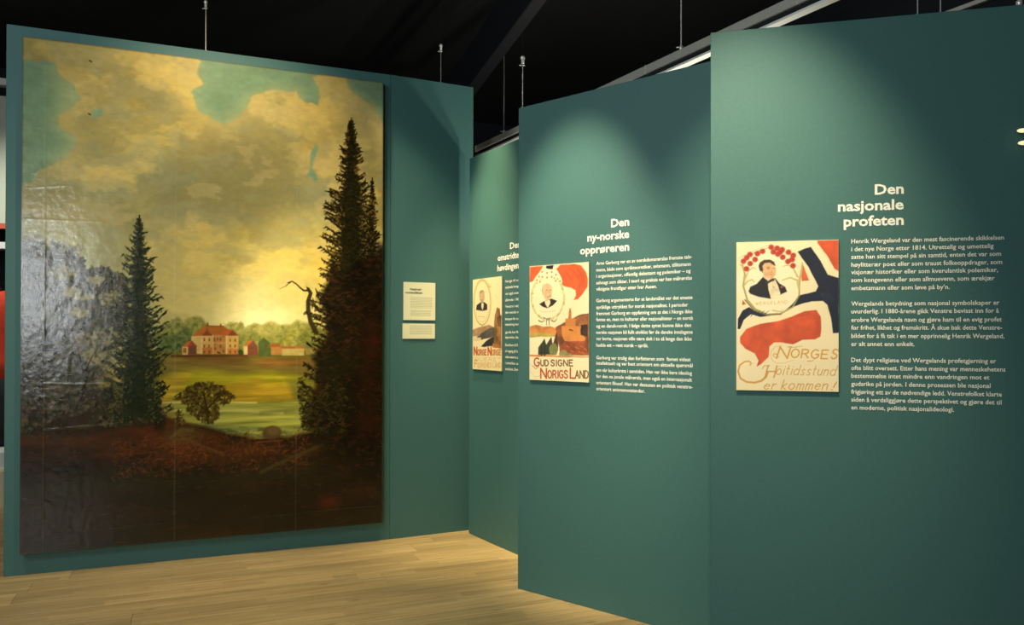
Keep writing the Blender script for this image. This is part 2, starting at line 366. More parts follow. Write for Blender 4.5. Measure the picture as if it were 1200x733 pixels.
# ------------------------------------------------------------------ painted surfaces
class Paint:
    """a sheet of pigment: a fine grid whose vertices carry the colour of paint or ink"""
    def __init__(s, W, H, nx, ny, base):
        s.W, s.H, s.nx, s.ny = W, H, nx, ny
        s.x = np.linspace(0, W, nx); s.y = np.linspace(0, H, ny)
        s.X, s.Y = np.meshgrid(s.x, s.y)
        s.img = np.zeros((ny, nx, 3)) + np.array(base, float)
        s.relief = np.zeros((ny, nx))
        s.rng = np.random.RandomState(7)
    def noise(s, scale, seed=0, octaves=4, sx=1.0, sy=1.0, rough=0.5):
        out = np.zeros((s.ny, s.nx)); amp, tot = 1.0, 0.0
        for k in range(octaves):
            f = scale * 2 ** k
            gx = s.x / s.W * s.W * f * sx; gy = s.y * f * sy
            r = np.random.RandomState(seed * 31 + k)
            nxg, nyg = int(gx.max()) + 3, int(gy.max()) + 3
            g = r.rand(nyg, nxg)
            ix, iy = gx.astype(int), gy.astype(int)
            fx, fy = gx - ix, gy - iy
            fx = fx * fx * (3 - 2 * fx); fy = (fy * fy * (3 - 2 * fy))[:, None]
            a = g[np.ix_(iy, ix)] * (1 - fx) + g[np.ix_(iy, ix + 1)] * fx
            b = g[np.ix_(iy + 1, ix)] * (1 - fx) + g[np.ix_(iy + 1, ix + 1)] * fx
            out += amp * (a * (1 - fy) + b * fy); tot += amp; amp *= rough
        return out / tot - 0.5
    def blend(s, m, c, sl=None):
        sl = sl or (slice(None), slice(None))
        c = np.array(c, float)
        s.img[sl] = s.img[sl] * (1 - m[..., None]) + c * m[..., None]
    def bbox(s, x0, x1, y0, y1):
        i0 = max(0, int(np.searchsorted(s.x, x0)) - 1); i1 = min(s.nx, int(np.searchsorted(s.x, x1)) + 1)
        j0 = max(0, int(np.searchsorted(s.y, y0)) - 1); j1 = min(s.ny, int(np.searchsorted(s.y, y1)) + 1)
        return (slice(j0, j1), slice(i0, i1)) if i1 > i0 and j1 > j0 else None
    def poly_mask(s, pts, soft=0.004, warp=0.0, wscale=6.0, seed=1):
        P = np.array(pts, float); pad = soft * 2 + warp * 1.2
        sl = s.bbox(P[:, 0].min() - pad, P[:, 0].max() + pad, P[:, 1].min() - pad, P[:, 1].max() + pad)
        if sl is None: return None, None
        X, Y = s.X[sl], s.Y[sl]
        if warp:
            X = X + warp * 2 * s.noise(wscale, seed)[sl]; Y = Y + warp * 2 * s.noise(wscale, seed + 50)[sl]
        ins = np.zeros(X.shape, bool); d2 = np.full(X.shape, 1e9)
        for (ax, ay), (bx, by) in zip(P, np.roll(P, -1, 0)):
            if ay != by:
                c = ((ay > Y) != (by > Y)) & (X < (bx - ax) * (Y - ay) / (by - ay) + ax)
                ins ^= c
            dx, dy = bx - ax, by - ay; l2 = dx * dx + dy * dy + 1e-12
            t = np.clip(((X - ax) * dx + (Y - ay) * dy) / l2, 0, 1)
            d2 = np.minimum(d2, (X - ax - t * dx) ** 2 + (Y - ay - t * dy) ** 2)
        d = np.sqrt(d2) * np.where(ins, 1, -1)
        return np.clip(d / (2 * soft) + 0.5, 0, 1), sl
    def poly(s, pts, c, soft=0.004, warp=0.0, wscale=6.0, seed=1, alpha=1.0, tex=0.0, tscale=12.0, tx=1.0, ty=1.0):
        m, sl = s.poly_mask(pts, soft, warp, wscale, seed)
        if m is None: return
        if tex:
            n = s.noise(tscale, seed + 9, 4, tx, ty)[sl]
            c = np.array(c, float) * (1 + tex * 2 * n[..., None])
        s.blend(m * alpha, c, sl)
    def stroke(s, pts, w, c, alpha=1.0, soft=0.5, w2=None):
        P = np.array(pts, float); w2 = w if w2 is None else w2; wm = max(w, w2)
        sl = s.bbox(P[:, 0].min() - wm * 2, P[:, 0].max() + wm * 2, P[:, 1].min() - wm * 2, P[:, 1].max() + wm * 2)
        if sl is None: return
        X, Y = s.X[sl], s.Y[sl]; best = np.full(X.shape, 1e9); n = max(1, len(P) - 1)
        for k in range(len(P) - 1):
            (ax, ay), (bx, by) = P[k], P[k + 1]
            dx, dy = bx - ax, by - ay; l2 = dx * dx + dy * dy + 1e-12
            t = np.clip(((X - ax) * dx + (Y - ay) * dy) / l2, 0, 1)
            d = np.hypot(X - ax - t * dx, Y - ay - t * dy)
            best = np.minimum(best, d / (w + (w2 - w) * (k + t) / n))
        m = np.clip((1 - best) / soft + 0.5, 0, 1)
        s.blend(m * alpha, c, sl)
    def glow(s, cx, cy, rx, ry, c, alpha=1.0, power=1.0):
        d = ((s.X - cx) / rx) ** 2 + ((s.Y - cy) / ry) ** 2
        s.blend(alpha * np.exp(-d ** power), c)
    def disc(s, cx, cy, rx, ry, c, alpha=1.0, soft=0.25):
        sl = s.bbox(cx - rx * 1.5, cx + rx * 1.5, cy - ry * 1.5, cy + ry * 1.5)
        if sl is None: return
        d = np.hypot((s.X[sl] - cx) / rx, (s.Y[sl] - cy) / ry)
        s.blend(np.clip((1 - d) / soft + 0.5, 0, 1) * alpha, c, sl)
    def dabs(s, inside, n, cols, ln, w, ang=(0, 6.28), alpha=0.8, seed=3, box_=None):
        """n little brush marks; inside(x, y) gives the chance of a mark there"""
        r = random.Random(seed); x0, x1, y0, y1 = box_
        for _ in range(n):
            x, y = r.uniform(x0, x1), r.uniform(y0, y1)
            if r.random() > inside(x, y): continue
            a = r.uniform(*ang); l = ln * r.uniform(0.5, 1.3)
            c = cols[r.randrange(len(cols))]
            s.stroke([(x, y), (x + l * math.cos(a), y + l * math.sin(a))], w * r.uniform(0.6, 1.2), c, alpha, 0.9, w * 0.3)
    def finish(s, name, mat, parent, y=0.0):
        lin = np.clip(s.img / 255.0, 0.0, 1.0)
        lin = np.where(lin <= 0.04045, lin / 12.92, ((lin + 0.055) / 1.055) ** 2.4)
        n = s.nx * s.ny
        co = np.stack([s.X, y - s.relief, s.Y], -1).reshape(-1, 3)
        idx = np.arange(n).reshape(s.ny, s.nx)
        q = np.stack([idx[:-1, :-1], idx[:-1, 1:], idx[1:, 1:], idx[1:, :-1]], -1).reshape(-1, 4)
        me = bpy.data.meshes.new(name)
        me.vertices.add(n); me.vertices.foreach_set('co', co.ravel())
        me.loops.add(q.size); me.loops.foreach_set('vertex_index', q.ravel().astype(np.int32))
        me.polygons.add(len(q)); me.polygons.foreach_set('loop_start', np.arange(0, q.size, 4, dtype=np.int32))
        me.update(calc_edges=True)
        me.polygons.foreach_set('use_smooth', np.ones(len(q), bool))
        at = me.color_attributes.new('pigment', 'FLOAT_COLOR', 'POINT')
        at.data.foreach_set('color', np.concatenate([lin.reshape(-1, 3), np.ones((n, 1))], 1).ravel())
        me.materials.append(mat)
        o = bpy.data.objects.new(name, me); COL.objects.link(o); o.parent = parent
        return o

def arc(cx, cy, rx, ry, a0, a1, n=12):
    return [(cx + rx * math.cos(math.radians(a0 + (a1 - a0) * k / n)), cy + ry * math.sin(math.radians(a0 + (a1 - a0) * k / n))) for k in range(n + 1)]

# pen strokes of the poster lettering, unit box
GL = {
 'N': [[(0, 0), (0, 1), (.8, 0), (.8, 1)]], 'O': [arc(.42, .5, .42, .5, 0, 360, 16)],
 'R': [[(0, 0), (0, 1), (.45, 1), (.68, .85), (.68, .65), (.45, .5), (0, .5)], [(.35, .5), (.75, 0)]],
 'G': [arc(.42, .5, .42, .5, 50, 330, 14) + [(.8, .45), (.5, .45)]],
 'E': [[(.65, 1), (0, 1), (0, 0), (.68, 0)], [(0, .52), (.55, .52)]],
 'U': [[(0, 1), (0, .3), (.15, .04), (.4, 0), (.62, .06), (.75, .3), (.75, 1)]],
 'D': [[(0, 0), (0, 1), (.4, .97), (.72, .75), (.78, .45), (.65, .15), (.4, 0), (0, 0)]],
 'S': [[(.65, .85), (.5, .98), (.2, 1), (.03, .85), (.05, .65), (.3, .53), (.58, .42), (.66, .2), (.5, .02), (.2, 0), (0, .16)]],
 'T': [[(0, 1), (.7, 1)], [(.35, 1), (.35, 0)]], 'I': [[(.1, 0), (.1, 1)]], 'L': [[(0, 1), (0, 0), (.62, 0)]],
 'A': [[(0, 0), (.4, 1), (.8, 0)], [(.15, .35), (.65, .35)]],
 'W': [[(0, 1), (.25, 0), (.5, .8), (.75, 0), (1, 1)]], 'F': [[(0, 0), (0, 1), (.6, 1)], [(0, .52), (.5, .52)]],
 'H': [[(0, 0), (0, 1)], [(.75, 0), (.75, 1)], [(0, .5), (.75, .5)]],
 'o': [arc(.25, .3, .25, .3, 0, 360, 12)], 'ø': [arc(.25, .3, .25, .3, 0, 360, 12), [(0.1, .85), (.14, .85)], [(.36, .85), (.4, .85)]],
 'i': [[(.05, .6), (.05, 0)], [(.05, .82), (.05, .86)]], 't': [[(.12, .95), (.12, .1), (.25, 0)], [(0, .62), (.3, .62)]],
 'd': [arc(.25, .3, .25, .3, 40, 330, 12), [(.5, 1), (.5, 0)]], 's': [[(.36, .52), (.2, .6), (.05, .48), (.1, .35), (.34, .22), (.3, .03), (.1, 0), (0, .08)]],
 'u': [[(0, .6), (0, .15), (.15, 0), (.38, .1), (.4, .6), (.4, 0)]], 'n': [[(0, 0), (0, .6), (.02, .42), (.2, .6), (.38, .52), (.4, 0)]],
 'e': [[(.02, .32), (.44, .34), (.38, .54), (.2, .6), (.02, .42), (.02, .16), (.2, 0), (.42, .1)]],
 'r': [[(0, 0), (0, .6), (.03, .45), (.2, .6), (.3, .56)]], 'k': [[(0, 0), (0, 1)], [(.36, .6), (.03, .28), (.38, 0)]],
 'm': [[(0, 0), (0, .6), (.02, .45), (.15, .6), (.28, .5), (.28, 0), (.28, .45), (.42, .6), (.55, .5), (.55, 0)]],
 '!': [[(.08, 1), (.04, .3)], [(0, .04), (.02, 0)]],
}
def glyph_w(ch):
    return max(x for st in GL[ch] for x, y in st)
def write(P, s, x0, x1, yb, h, w, c, slant=0.0, gap=0.22, dy=0.0, alpha=1.0, c2=None):
    tot = sum(glyph_w(ch) if ch != ' ' else .35 for ch in s) + gap * (len(s) - 1)
    k = (x1 - x0) / tot; x = 0.0
    for i, ch in enumerate(s):
        if ch != ' ':
            for st in GL[ch]:
                P.stroke([(x0 + k * (x + px) + slant * py * h, yb + dy * (x / tot) + py * h) for px, py in st], w, (c2 if c2 and i == 0 else c), alpha, 0.6)
            x += glyph_w(ch)
        else: x += .35
        x += gap

# ================================================================== the landscape painting
PWID, PHEI, PTH = 2.2222, 3.1491, 0.055
painting = thing('landscape_painting', 'huge dark romantic landscape in oils with tall spruces and a red-roofed manor', 'painting',
                 (p_paint.location.x, p_paint.location.y, 0), p_paint.rotation_euler.z)
PX0, PZ0 = 0.0927, 0.1372
bm = bmesh.new(); add_box(bm, PX0, PX0 + PWID, -PTH + 0.004, -0.001, PZ0, PZ0 + PHEI, 0.004)
make('stretcher', bm, M_STRETCH, painting)
P = Paint(PWID, PHEI, 500, 700, (150, 140, 92))

def U(y): return float(y)
# --- sky
t = np.clip(P.Y / PHEI, 0, 1)[..., None]
top, mid, low = np.array((172, 148, 76.)), np.array((150, 138, 78.)), np.array((178, 168, 96.))
P.img = np.where(t > .72, mid + (top - mid) * (t - .72) / .28, low + (mid - low) * np.clip((t - .42) / .30, 0, 1))
nz = P.noise(1.3, 2, 5)[..., None]; nf = P.noise(7, 4, 3, 1, 2)[..., None]
P.img = P.img * (1 + .42 * nz + .14 * nf) + np.array((14, 3, -16.)) * P.noise(2.2, 5, 4)[..., None] * 3
for (cx, cy), rx, ry, c, a in [((0.5804, 2.9515), 0.28, 0.16, (118, 108, 62), 0.55), ((0.1573, 3.0273), 0.2, 0.1, (150, 134, 80), 0.4), ((0.8787, 2.8524), 0.18, 0.2, (150, 134, 78), 0.4), ((1.1925, 2.5236), 0.34, 0.17, (122, 118, 84), 0.6), ((1.5205, 2.3804), 0.35, 0.2, (132, 126, 86), 0.45), ((0.4383, 2.295), 0.5, 0.22, (132, 134, 96), 0.5), ((0.1595, 1.9334), 0.4, 0.3, (136, 142, 108), 0.5), ((1.3562, 2.1961), 0.6, 0.14, (134, 126, 82), 0.35), ((0.88, 2.5777), 0.25, 0.12, (188, 166, 92), 0.4), ((1.4615, 2.8636), 0.3, 0.12, (190, 170, 106), 0.5), ((1.8883, 2.912), 0.25, 0.2, (184, 164, 104), 0.4), ((0.5818, 2.5487), 0.3, 0.14, (174, 160, 92), 0.35), ((0.3451, 1.8369), 0.3, 0.2, (140, 144, 100), 0.35), ((0.9861, 1.8652), 0.4, 0.15, (196, 184, 112), 0.45), ((1.3056, 1.5939), 0.34, 0.2, (226, 210, 140), 0.6), ((1.3886, 1.4349), 0.28, 0.11, (250, 240, 172), 0.8), ((0.8846, 1.6116), 0.3, 0.2, (204, 190, 118), 0.4), ((0.7814, 2.0482), 0.2, 0.06, (176, 162, 96), 0.5), ((0.4834, 3.1148), 0.35, 0.05, (190, 164, 90), 0.5), ((0.7031, 2.8859), 0.16, 0.1, (122, 110, 64), 0.45), ((0.533, 2.6511), 0.25, 0.08, (190, 170, 98), 0.45), ((0.8051, 2.3787), 0.22, 0.07, (120, 118, 78), 0.45), ((1.0616, 2.3442), 0.3, 0.1, (118, 116, 78), 0.45), ((1.519, 2.5821), 0.25, 0.1, (150, 138, 88), 0.4), ((1.2715, 2.7289), 0.22, 0.06, (196, 178, 112), 0.5), ((1.0339, 2.6483), 0.18, 0.05, (188, 168, 100), 0.4), ((1.9213, 2.501), 0.12, 0.2, (172, 156, 96), 0.35), ((0.632, 2.1749), 0.3, 0.06, (150, 140, 84), 0.4), ((0.3905, 2.424), 0.15, 0.08, (176, 158, 92), 0.4), ((1.634, 2.2438), 0.2, 0.08, (128, 122, 76), 0.4)]:
    P.glow(cx, cy, rx, ry, c, a)
blue = (110, 140, 108)
n6 = P.noise(2.6, 71, 6, .8, 1.15, .62); n7 = P.noise(5.5, 72, 5, .7, 1.2, .6)
low_ = np.clip((P.Y / PHEI - .45) / .18, 0, 1)
P.blend(np.clip((n6 - .03) * 7, 0, .6) * low_, (202, 176, 98))
P.blend(np.clip((-n6 - .04) * 6, 0, .45) * low_, (120, 114, 70))
P.blend(np.clip((n7 - .08) * 6, 0, .35) * low_, (176, 158, 102))
P.blend(np.clip((-n7 - .09) * 6, 0, .3) * low_, (134, 136, 104))
for pts in [[(-0.0219, 3.0128), (0.0582, 2.9879), (0.1121, 3.0056), (0.1665, 2.9922), (0.2124, 2.9202), (0.277, 2.8708), (0.3237, 2.803), (0.2773, 2.7607), (0.222, 2.7229), (0.2037, 2.6687), (0.213, 2.6279), (0.2731, 2.5817), (0.3011, 2.5214), (0.2411, 2.4421), (0.1586, 2.3772), (0.0907, 2.3194), (0.037, 2.2581), (-0.0209, 2.2021)], [(0.9692, 3.1557), (1.0107, 3.1117), (0.98, 3.0523), (1.0113, 2.9899), (0.9498, 2.927), (0.9915, 2.8213), (1.0592, 2.7845), (1.1488, 2.7328), (1.2549, 2.8006), (1.3243, 2.9161), (1.4056, 2.9828), (1.5159, 3.0192), (1.6168, 3.0202), (1.6341, 2.9759), (1.6742, 2.94), (1.7658, 2.9449), (1.7885, 3.0062), (1.7648, 3.0677), (1.7128, 3.1077), (1.7641, 3.1552), (1.7523, 3.1887)], [(1.9627, 3.1695), (1.9873, 3.0777), (2.0355, 3.0241), (2.096, 2.9835), (2.1567, 2.9725), (2.2003, 2.8871), (2.2501, 2.8199), (2.2464, 3.1944)], [(1.768, 2.6757), (1.7798, 2.6475), (1.7402, 2.5559), (1.7177, 2.4895), (1.7527, 2.428), (1.753, 2.3928), (1.6666, 2.4444), (1.7062, 2.4944), (1.7226, 2.6011)], [(0.3802, 2.7409), (0.418, 2.7452), (0.4276, 2.7038), (0.3803, 2.6986)]]:
    P.poly(pts, blue, 0.007, 0.034, 9, 3, 0.9, 0.10, 8, 1, 2)
# bright lit rims of the clouds
for pts in [[(0.194, 2.9595), (0.2494, 2.8412), (0.3238, 2.7766)], [(0.2266, 2.7235), (0.213, 2.6488), (0.3058, 2.5324), (0.2044, 2.3812)], [(0.954, 3.1095), (0.9597, 2.9944), (0.909, 2.911), (0.9918, 2.777), (1.1489, 2.7048), (1.2977, 2.845)], [(1.3514, 2.9193), (1.505, 2.9834), (1.6115, 2.9848)], [(1.8105, 3.1379), (1.835, 2.9883), (1.9399, 3.0718)], [(1.9758, 3.0288), (2.1451, 2.9171), (2.2073, 2.7973)]]:
    P.stroke(pts, 0.055, (196, 176, 108), 0.30, 1.6)
P.img *= (1 + .10 * P.noise(26, 12, 3, 1, 1.6)[..., None])

# --- far trees, hill
for (x, y), r, c in [((0.7945, 1.3504), 0.066, (104, 108, 52)), ((0.8601, 1.3951), 0.055, (112, 114, 58)), ((0.9782, 1.3963), 0.077, (118, 118, 58)), ((0.9116, 1.3178), 0.066, (84, 96, 50)), ((1.0933, 1.3523), 0.055, (120, 120, 60)), ((1.2099, 1.3872), 0.055, (150, 144, 72)), ((1.2803, 1.3193), 0.066, (132, 130, 62)), ((1.3616, 1.3656), 0.066, (148, 144, 70)), ((1.4607, 1.3779), 0.0715, (156, 150, 74)), ((1.5502, 1.367), 0.066, (142, 138, 66)), ((1.6406, 1.3794), 0.066, (140, 136, 62)), ((1.7266, 1.3683), 0.0715, (128, 124, 54)), ((1.7963, 1.3333), 0.066, (112, 110, 48)), ((1.3185, 1.2851), 0.0715, (118, 120, 54)), ((1.417, 1.2968), 0.066, (134, 132, 60)), ((1.517, 1.297), 0.066, (126, 126, 56)), ((1.5957, 1.3089), 0.0605, (150, 142, 60)), ((1.6869, 1.2974), 0.0715, (110, 112, 48)), ((1.7678, 1.274), 0.066, (98, 100, 44)), ((1.1891, 1.2848), 0.044, (108, 112, 50)), ((0.8151, 1.2732), 0.066, (72, 84, 44)), ((0.8659, 1.2621), 0.055, (74, 88, 46)), ((1.2528, 1.399), 0.0275, (150, 144, 74)), ((1.8726, 1.3098), 0.077, (70, 70, 32))]:
    P.poly(arc(x, y - r * .3, r, r * 1.05, 0, 360, 14), c, 0.012, 0.03, 16, 21, 0.9, 0.22, 26)
    P.dabs(lambda u, v: 1 if ((u - x) ** 2 + (v - y + r * .3) ** 2) < (r * .9) ** 2 else 0, 90, [(c[0] + 28, c[1] + 26, c[2] + 14), (c[0] - 30, c[1] - 22, c[2] - 14)],
           .02, .009, alpha=.45, seed=int(x * 100), box_=(x - r, x + r, y - 1.3 * r, y + r))
P.poly([(0.6851, 1.2183), (0.8355, 1.2289), (0.912, 1.2343), (1.094, 1.217), (1.2808, 1.2278), (1.4729, 1.2274), (1.8147, 1.2265), (1.9327, 1.1903), (2.1156, 0.886), (1.9379, 0.5902), (1.5328, 0.6556), (0.7873, 0.6875), (0.6368, 0.9237)], (104, 98, 34), 0.01, 0.01, 8, 4, 1, .25, 5, .6, 4)
for pts, c, a in [([(0.5868, 1.1752), (0.8357, 1.1957), (1.2541, 1.1822), (1.815, 1.1909), (1.9333, 1.1184), (1.816, 1.0721), (1.2546, 1.1023), (0.5871, 1.0882)], (112, 92, 40), 0.7), ([(0.7357, 1.0202), (0.8362, 1.0849), (0.99, 1.1165), (1.201, 1.0801), (1.4738, 1.0882), (1.7581, 1.0373), (1.7708, 0.8948), (1.4198, 0.8864), (1.0432, 0.902), (0.7362, 0.8991)], (150, 142, 30), 0.9), ([(1.1587, 1.0126), (1.3637, 1.0434), (1.5867, 0.9932), (1.6328, 0.8983), (1.3648, 0.8821), (1.1593, 0.9104)], (164, 124, 34), 0.6), ([(0.7657, 1.0307), (0.8616, 1.0735), (0.9694, 1.0944), (0.908, 0.9948), (0.8166, 0.9191), (0.7562, 0.9206)], (166, 134, 40), 0.7), ([(1.5752, 1.0285), (1.7696, 1.049), (1.8174, 0.8936), (1.6102, 0.8872)], (96, 92, 34), 0.8), ([(1.3629, 1.1701), (1.6994, 1.1679), (1.7342, 1.1322), (1.4181, 1.1293)], (140, 84, 38), 0.6), ([(0.9121, 1.212), (1.3081, 1.2106), (1.3193, 1.1589), (1.158, 1.1374), (0.9123, 1.173)], (104, 72, 34), 0.7)]:
    P.poly(pts, c, 0.022, 0.02, 5, 5, a, .30, 8, .7, 5)
# --- lake
P.poly([(0.7462, 0.9043), (1.0432, 0.8964), (1.3648, 0.8821), (1.7304, 0.884), (1.8068, 0.763), (1.7612, 0.6459), (1.533, 0.6323), (1.3117, 0.6421), (1.1607, 0.6715), (1.0179, 0.7452), (0.8629, 0.7956), (0.7466, 0.8106)], (136, 138, 56), 0.006, 0.008, 8, 6, 1, .35, 10, .35, 6)
for pts, w, c, a in [([(0.7613, 0.8984), (0.9136, 0.8999), (1.3648, 0.8821)], 0.0049, (196, 188, 110), 0.8), ([(0.9914, 0.8361), (1.2024, 0.8409), (1.5317, 0.8075)], 0.011, (174, 168, 92), 0.6), ([(1.0965, 0.7649), (1.3654, 0.7782), (1.6455, 0.7333)], 0.0132, (166, 162, 74), 0.55), ([(1.1498, 0.7061), (1.3659, 0.709), (1.5892, 0.665)], 0.0132, (92, 112, 62), 0.7), ([(1.3927, 0.812), (1.5879, 0.8292), (1.7713, 0.8355)], 0.011, (98, 96, 44), 0.6), ([(0.7866, 0.8535), (0.9139, 0.8385)], 0.0088, (180, 176, 108), 0.5), ([(1.0441, 0.7442), (1.3115, 0.6651), (1.4768, 0.658)], 0.0088, (84, 110, 70), 0.6), ([(1.6459, 0.6861), (1.7897, 0.716)], 0.011, (100, 122, 70), 0.6)]:
    P.stroke(pts, w, c, a, 1.4)
# --- manor and outbuildings
for pts, c in [([(0.9561, 1.3281), (1.0206, 1.3284), (1.0212, 1.2127), (0.9871, 1.2128), (0.9868, 1.2733), (0.9562, 1.3007)], (190, 160, 92)), ([(1.0206, 1.3293), (1.0883, 1.3296), (1.0889, 1.2125), (1.0212, 1.2127)], (188, 150, 84)), ([(1.0882, 1.3379), (1.1714, 1.3384), (1.1721, 1.2122), (1.0889, 1.2125)], (158, 114, 60)), ([(1.1714, 1.3328), (1.2481, 1.3332), (1.2489, 1.2119), (1.1721, 1.2122)], (186, 148, 78)), ([(1.021, 1.2549), (1.0887, 1.2549), (1.0889, 1.2125), (1.0212, 1.2127)], (168, 104, 50)), ([(1.1785, 1.2456), (1.2487, 1.2455), (1.2489, 1.2119), (1.1787, 1.2121)], (176, 112, 52)), ([(1.0373, 1.3997), (1.1537, 1.3962), (1.2018, 1.3618), (1.1758, 1.3384), (1.0891, 1.3379), (1.0459, 1.3791)], (148, 90, 36)), ([(0.9603, 1.3272), (1.0373, 1.3997), (1.0502, 1.3768), (1.0248, 1.3293)], (164, 92, 38)), ([(1.0227, 1.3293), (1.0524, 1.3722), (1.0891, 1.3324), (1.0891, 1.3287)], (128, 62, 34)), ([(1.0912, 1.3389), (1.193, 1.3734), (1.2149, 1.3689), (1.178, 1.3329)], (164, 84, 44)), ([(1.178, 1.3319), (1.2127, 1.3712), (1.2481, 1.3323)], (124, 62, 34)), ([(0.9026, 1.2596), (0.9423, 1.297), (0.9613, 1.297), (0.9383, 1.2632)], (170, 80, 40)), ([(0.9362, 1.2595), (0.9613, 1.2984), (0.9903, 1.2664), (0.9905, 1.2128), (0.9364, 1.213)], (122, 66, 38)), ([(0.9425, 1.2618), (0.9827, 1.2618), (0.9829, 1.2128), (0.9427, 1.213)], (96, 60, 46)), ([(0.9026, 1.2596), (0.937, 1.2595), (0.9373, 1.2048), (0.9028, 1.2049)], (190, 160, 96)), ([(0.9076, 1.2527), (0.9278, 1.2527), (0.928, 1.2185), (0.9078, 1.2186)], (140, 84, 44)), ([(1.2773, 1.2618), (1.3214, 1.304), (1.3393, 1.2994), (1.3039, 1.2642)], (188, 96, 44)), ([(1.2773, 1.2632), (1.3083, 1.2642), (1.3087, 1.1985), (1.2843, 1.1986)], (204, 176, 104)), ([(1.3065, 1.1985), (1.3061, 1.2642), (1.3437, 1.2994), (1.3709, 1.2595), (1.3713, 1.1982)], (122, 72, 52)), ([(1.2465, 1.2362), (1.2641, 1.2417), (1.2797, 1.2267), (1.2776, 1.2034), (1.2489, 1.2035)], (52, 70, 40)), ([(1.3731, 1.2851), (1.4113, 1.3198), (1.4503, 1.2853), (1.462, 1.1926), (1.3792, 1.193)], (80, 92, 44)), ([(1.4614, 1.2737), (1.4948, 1.2795), (1.5285, 1.2621), (1.5289, 1.2039), (1.4564, 1.2042)], (170, 120, 58)), ([(1.4339, 1.2564), (1.4614, 1.2795), (1.5171, 1.2796), (1.5229, 1.2563)], (144, 86, 36)), ([(1.5286, 1.2505), (1.6758, 1.2504), (1.6762, 1.1975), (1.5289, 1.1981)], (176, 156, 84)), ([(1.5173, 1.2621), (1.6815, 1.2621), (1.6873, 1.2445), (1.5286, 1.2447)], (152, 96, 52)), ([(1.6816, 1.2445), (1.768, 1.2503), (1.7799, 1.2088), (1.6876, 1.2033)], (140, 124, 60)), ([(1.7448, 1.2503), (1.7911, 1.2681), (1.8146, 1.2443)], (130, 84, 44)), ([(0.8356, 1.2068), (1.3081, 1.2048), (1.3082, 1.1934), (0.8357, 1.1902)], (86, 54, 24))]:
    P.poly(pts, c, 0.003, 0.0, 1, 1, 1, .12, 40)
for (x, y) in [(1.0356, 1.3046), (1.0665, 1.3047), (1.0359, 1.2632), (1.0646, 1.2632), (1.0979, 1.3066), (1.1186, 1.3094), (1.1359, 1.3081), (1.1362, 1.2618), (1.1025, 1.2457), (1.1555, 1.2294), (1.1956, 1.3013), (1.2276, 1.3014), (1.1958, 1.2642), (1.2265, 1.2632), (1.0361, 1.2237), (1.0661, 1.2236), (1.1961, 1.2232), (1.2281, 1.2231)]:
    P.poly([(x - .004, y - .009), (x + .005, y - .009), (x + .005, y + .009), (x - .004, y + .009)], (92, 58, 34), 0.003, alpha=.85)
for pts, c, w in [([(1.0565, 1.3999), (1.0565, 1.4136)], (120, 60, 34), 0.0055), ([(1.1372, 1.396), (1.1371, 1.4076)], (120, 60, 34), 0.0055), ([(1.0206, 1.3284), (1.0212, 1.2136)], (204, 180, 110), 0.0033), ([(1.1736, 1.3301), (1.1743, 1.2131)], (204, 176, 104), 0.0033), ([(1.0894, 1.2849), (1.1761, 1.2827)], (196, 150, 90), 0.0027), ([(1.0891, 1.3379), (1.0919, 1.2134)], (196, 150, 90), 0.0027), ([(0.9612, 1.3258), (1.0891, 1.3287)], (206, 170, 104), 0.0027), ([(1.0458, 1.3984), (1.1537, 1.3957)], (110, 62, 32), 0.0027)]:
    P.stroke(pts, w, c, .8)
# --- dark foreground
P.poly([(-0.0189, 0.7532), (0.1619, 0.7564), (0.3953, 0.7687), (0.5637, 0.8059), (0.7664, 0.8762), (0.7969, 0.8089), (0.8989, 0.7609), (1.0337, 0.7333), (1.1606, 0.6829), (1.3663, 0.6397), (1.6177, 0.6461), (1.8192, 0.6851), (1.9363, 0.7705), (2.2694, 0.8821), (2.2798, -0.1655), (1.371, -0.0787), (-0.0178, -0.0506)], (36, 25, 12), 0.014, 0.02, 7, 8, 1, .75, 4, .8, 2.2)
fg = P.poly_mask([(-0.0189, 0.7532), (0.1619, 0.7564), (0.3953, 0.7687), (0.5637, 0.8059), (0.7664, 0.8762), (0.7969, 0.8089), (0.8989, 0.7609), (1.0337, 0.7333), (1.1606, 0.6829), (1.3663, 0.6397), (1.6177, 0.6461), (1.8192, 0.6851), (1.9363, 0.7705), (2.2694, 0.8821), (2.2798, -0.1655), (1.371, -0.0787), (-0.0178, -0.0506)], 0.02)
m, sl = fg
n1 = P.noise(3.2, 31, 5, .6, 1.6)[sl]; n2 = P.noise(16, 33, 4, .6, 1.5)[sl]
P.blend(m * np.clip((n1 + .35 * n2) * 4.5 - .15, 0, .8), (74, 38, 16), sl)
P.blend(m * np.clip((-n1 + .3 * n2) * 4 - .2, 0, .75), (30, 28, 13), sl)
